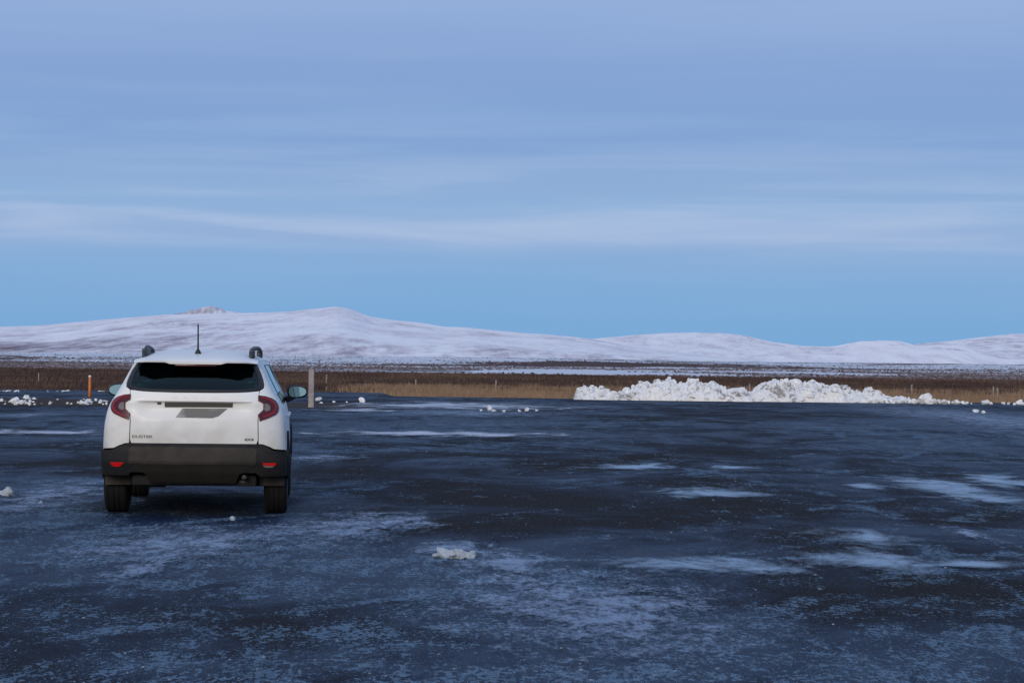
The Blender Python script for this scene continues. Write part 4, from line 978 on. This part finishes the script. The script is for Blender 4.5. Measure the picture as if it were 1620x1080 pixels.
        for s_ in range(5):
            a = 2*math.pi*s_/5+.3; r = bmesh.ops.create_cube(bm, size=1)['verts']
            for v in r:
                t = v.co.y+.5; w = .05+.035*t; p = Vector((v.co.x*.03+sg*(.085+.012*t), v.co.z*w, .03+t*.18)); v.co = Matrix.Rotation(a, 3, 'X')@p
        r = bmesh.ops.create_cone(bm, cap_ends=True, segments=20, radius1=.05, radius2=.045, depth=.05)['verts']
        for v in r: v.co = Matrix.Rotation(R(90), 3, 'Y')@v.co+Vector((sg*.085, 0, 0))
        finish(bm, 'spokes', M['rim'], wl)
        bm = bmesh.new(); r = bmesh.ops.create_cone(bm, cap_ends=True, segments=28, radius1=.15, radius2=.15, depth=.03)['verts']
        for v in r: v.co = Matrix.Rotation(R(90), 3, 'Y')@v.co
        finish(bm, 'brake_disc', M['steel'], wl)
    # wheel housings, dark
    for yw in (.83, 3.49):
        bm = bmesh.new(); A = arc(yw, .36, .385, 185, -5, 16)
        va = [(bm.verts.new((sg*.60, y, z)), bm.verts.new((sg*.872, y, z))) for y, z in A]
        for a, b in zip(va, va[1:]): bm.faces.new((a[0], a[1], b[1], b[0]))
        bm.faces.new([v[0] for v in va])
        finish(bm, 'wheel_housing', M['under'], CAR)
    # mud flap and mirror
    box('mud_flap', min(sg*.62, sg*.872), max(sg*.62, sg*.872), .415, .43, .292, .43, M['mud'], CAR, .006, fn=lambda c: Vector((c.x*(1 if abs(c.x) < .75 else 1+.02*(c.z-.3)), c.y+.03*(.43-c.z)*-1, c.z)))
    bm = bmesh.new(); bmesh.ops.create_uvsphere(bm, u_segments=28, v_segments=18, radius=1)
    for v in bm.verts:
        x, y, z = v.co
        sq = lambda a, p: math.copysign(abs(a)**p, a)
        X = sq(x, .75)*.112; Zc = sq(z, .8)*(.072-.014*x*sg); Yc = y*.085 if y > 0 else y*.03
        v.co = (X, Yc, Zc-.006*x*sg)
    mh = finish(bm, 'mirror_housing', M['dark'], CAR, 80); mh.location = (sg*.965, 2.86, 1.185); mh.rotation_euler = (0, 0, sg*R(-4))
    pts = []
    for k in range(28):
        a = 2*math.pi*k/28; sq = lambda a_, p: math.copysign(abs(a_)**p, a_); x = sq(math.cos(a), .75)*.094; pts.append((x+sg*.004, sq(math.sin(a), .8)*(.056-.011*x/.1*sg)))
    mg = patch('mirror_glass', pts, lambda x, z: Vector((x, -.034+.30*x*x+.03*z, z)), M['mirror'], mh, (0, -1, 0), .05, .004)
    bm = bmesh.new(); tube(bm, [(sg*.84, 2.90, 1.09), (sg*.90, 2.89, 1.12), (sg*.95, 2.88, 1.15)], [.035, .030, .035], 10); finish(bm, 'mirror_arm', M['dark'], CAR)
# --- front end
def front_y(x, z):
    W = .80; q = min(abs(x)/W, .999); c = 1-(1-q**3)**(1/3); return interp(z, [(.2, 4.15), (.35, 4.28), (.5, 4.34), (.7, 4.34), (.9, 4.30), (1.0, 4.18)])-.30*c
FM = lambda off=0: (lambda x, z: Vector((x, front_y(x, z)+off, z)))
patch('front_bumper', [(-.79, .25), (.79, .25), (.79, .66), (-.79, .66)], FM(), M['black'], CAR, (0, 1, 0), .05, .02)
patch('grille', [(-.52, .665), (.52, .665), (.52, .88), (-.52, .88)], FM(-.005), M['dark'], CAR, (0, 1, 0), .05, .02)
for f_ in (lambda p: p, mir): patch('headlight', f_([(.525, .70), (.79, .72), (.79, .86), (.525, .88)]), FM(), M['lamp'], CAR, (0, 1, 0), .05, .02)
hz = lambda x, y: interp(y, [(3.1, 1.075), (3.4, 1.07), (3.9, 1.01), (4.2, .93), (4.3, .885)])+.02*(1-(abs(x)/.8)**2)-.04*(abs(x)/.8)**6
patch('bonnet', [(-.79, 3.12), (.79, 3.12), (.79, 3.6), (.75, 4.0), (.68, 4.18), (.4, 4.28), (-.4, 4.28), (-.68, 4.18), (-.75, 4.0), (-.79, 3.6)], lambda x, y: Vector((x, y, hz(x, y))), M['paint'], CAR, (0, 0, 1), .06, .015)
def ws(x, s):
    y = 2.40+(3.18-2.40)*s-.10*(x/.7)**2*1.0; z = 1.555+(1.09-1.555)*s-.03*(x/.7)**2; return Vector((x*(.88+.14*s), y, z))
patch('windscreen', [(-.69, 0), (.69, 0), (.74, 1), (-.74, 1)], ws, M['clear'], CAR, (0, 1, 1), .06, .005)
# --- underbody, inside
box('floor_pan', -.80, .80, 1.25, 3.05, .24, .36, M['under'], CAR, .02)
box('floor_pan', -.60, .60, .20, 1.3, .30, .40, M['under'], CAR, .02)
box('floor_pan', -.60, .60, 3.0, 4.2, .24, .36, M['under'], CAR, .02)
box('inner_shell', -.60, .60, .16, 1.25, .42, .70, M['under'], CAR, .02)
bm = bmesh.new(); tube(bm, [(-.60, .55, .35), (-.56, .55, .35), (-.30, .55, .35), (-.27, .55, .35)], [.05, .085, .085, .05], 16); finish(bm, 'silencer', M['under'], CAR)
bm = bmesh.new(); tube(bm, [(.2, .9, .36), (.40, .7, .37), (.455, .4, .385), (.49, .06, .392)], [.024]*4, 12); EX = finish(bm, 'exhaust_pipe', M['sooty'], CAR)
bm = bmesh.new(); tube(bm, [(-.6, .83, .33), (.6, .83, .33)], .04, 10); finish(bm, 'rear_axle', M['under'], CAR)
bm = bmesh.new(); tube(bm, [(.43, .20, .345), (.60, .24, .325)], .014, 8); finish(bm, 'tow_eye', M['sooty'], CAR)
def seatbox(name, x0, x1, y0, y1, z0, z1, parent, lean=0): return box(name, x0, x1, y0, y1, z0, z1, M['seat'], parent, .05, 3, 60, fn=lambda c: Vector((c.x, c.y-lean*(c.z-z0), c.z)))
box('parcel_shelf', -.62, .62, .35, .95, 1.02, 1.05, M['seat'], CAR, .01)
rs = seatbox('rear_seat', -.62, .62, 1.02, 1.18, .5, 1.10, CAR, .12); seatbox('seat_cushion', -.62, .62, 1.1, 1.6, .45, .60, rs)
for x in (-.42, 0, .42): seatbox('headrest', x-.12, x+.12, .93, 1.02, 1.09, 1.24-.04*(x == 0), rs)
for x in (-.37, .37):
    fs = seatbox('front_seat', x-.25, x+.25, 2.0, 2.14, .5, 1.20, CAR, .15); seatbox('headrest', x-.13, x+.13, 1.86, 1.96, 1.19, 1.38, fs); seatbox('seat_cushion', x-.25, x+.25, 2.1, 2.6, .42, .58, fs)
box('dashboard', -.72, .72, 2.75, 3.15, .75, 1.06, M['seat'], CAR, .04)
box('rear_view_mirror', -.11, .11, 2.55, 2.58, 1.40, 1.46, M['dark'], CAR, .01)
box('headlining', -.54, .54, .45, 2.38, 1.495, 1.505, mat('headlining_grey', (.09, .09, .09), .95), CAR, .002)
# dark backing behind the panel gaps
box('inner_panel', -.84, -.80, .45, 3.1, .50, 1.02, M['under'], CAR, .01); box('inner_panel', .80, .84, .45, 3.1, .50, 1.02, M['under'], CAR, .01)
patch('inner_panel', [(-.70, .70), (.70, .70), (.70, 1.06), (.64, 1.20), (-.64, 1.20), (-.70, 1.06)], RM(.035), M['under'], CAR, (0, -1, 0), .06, .005)
for f_ in (lambda p: p, mir):
    patch('pillar_backing', f_([(.60, 1.19), (.68, 1.19), (.665, 1.29), (.63, 1.42), (.56, 1.51), (.52, 1.51), (.58, 1.45), (.62, 1.36), (.635, 1.27), (.60, 1.25)]), RM(.028), M['under'], CAR, (0, -1, 0), .05, .004)
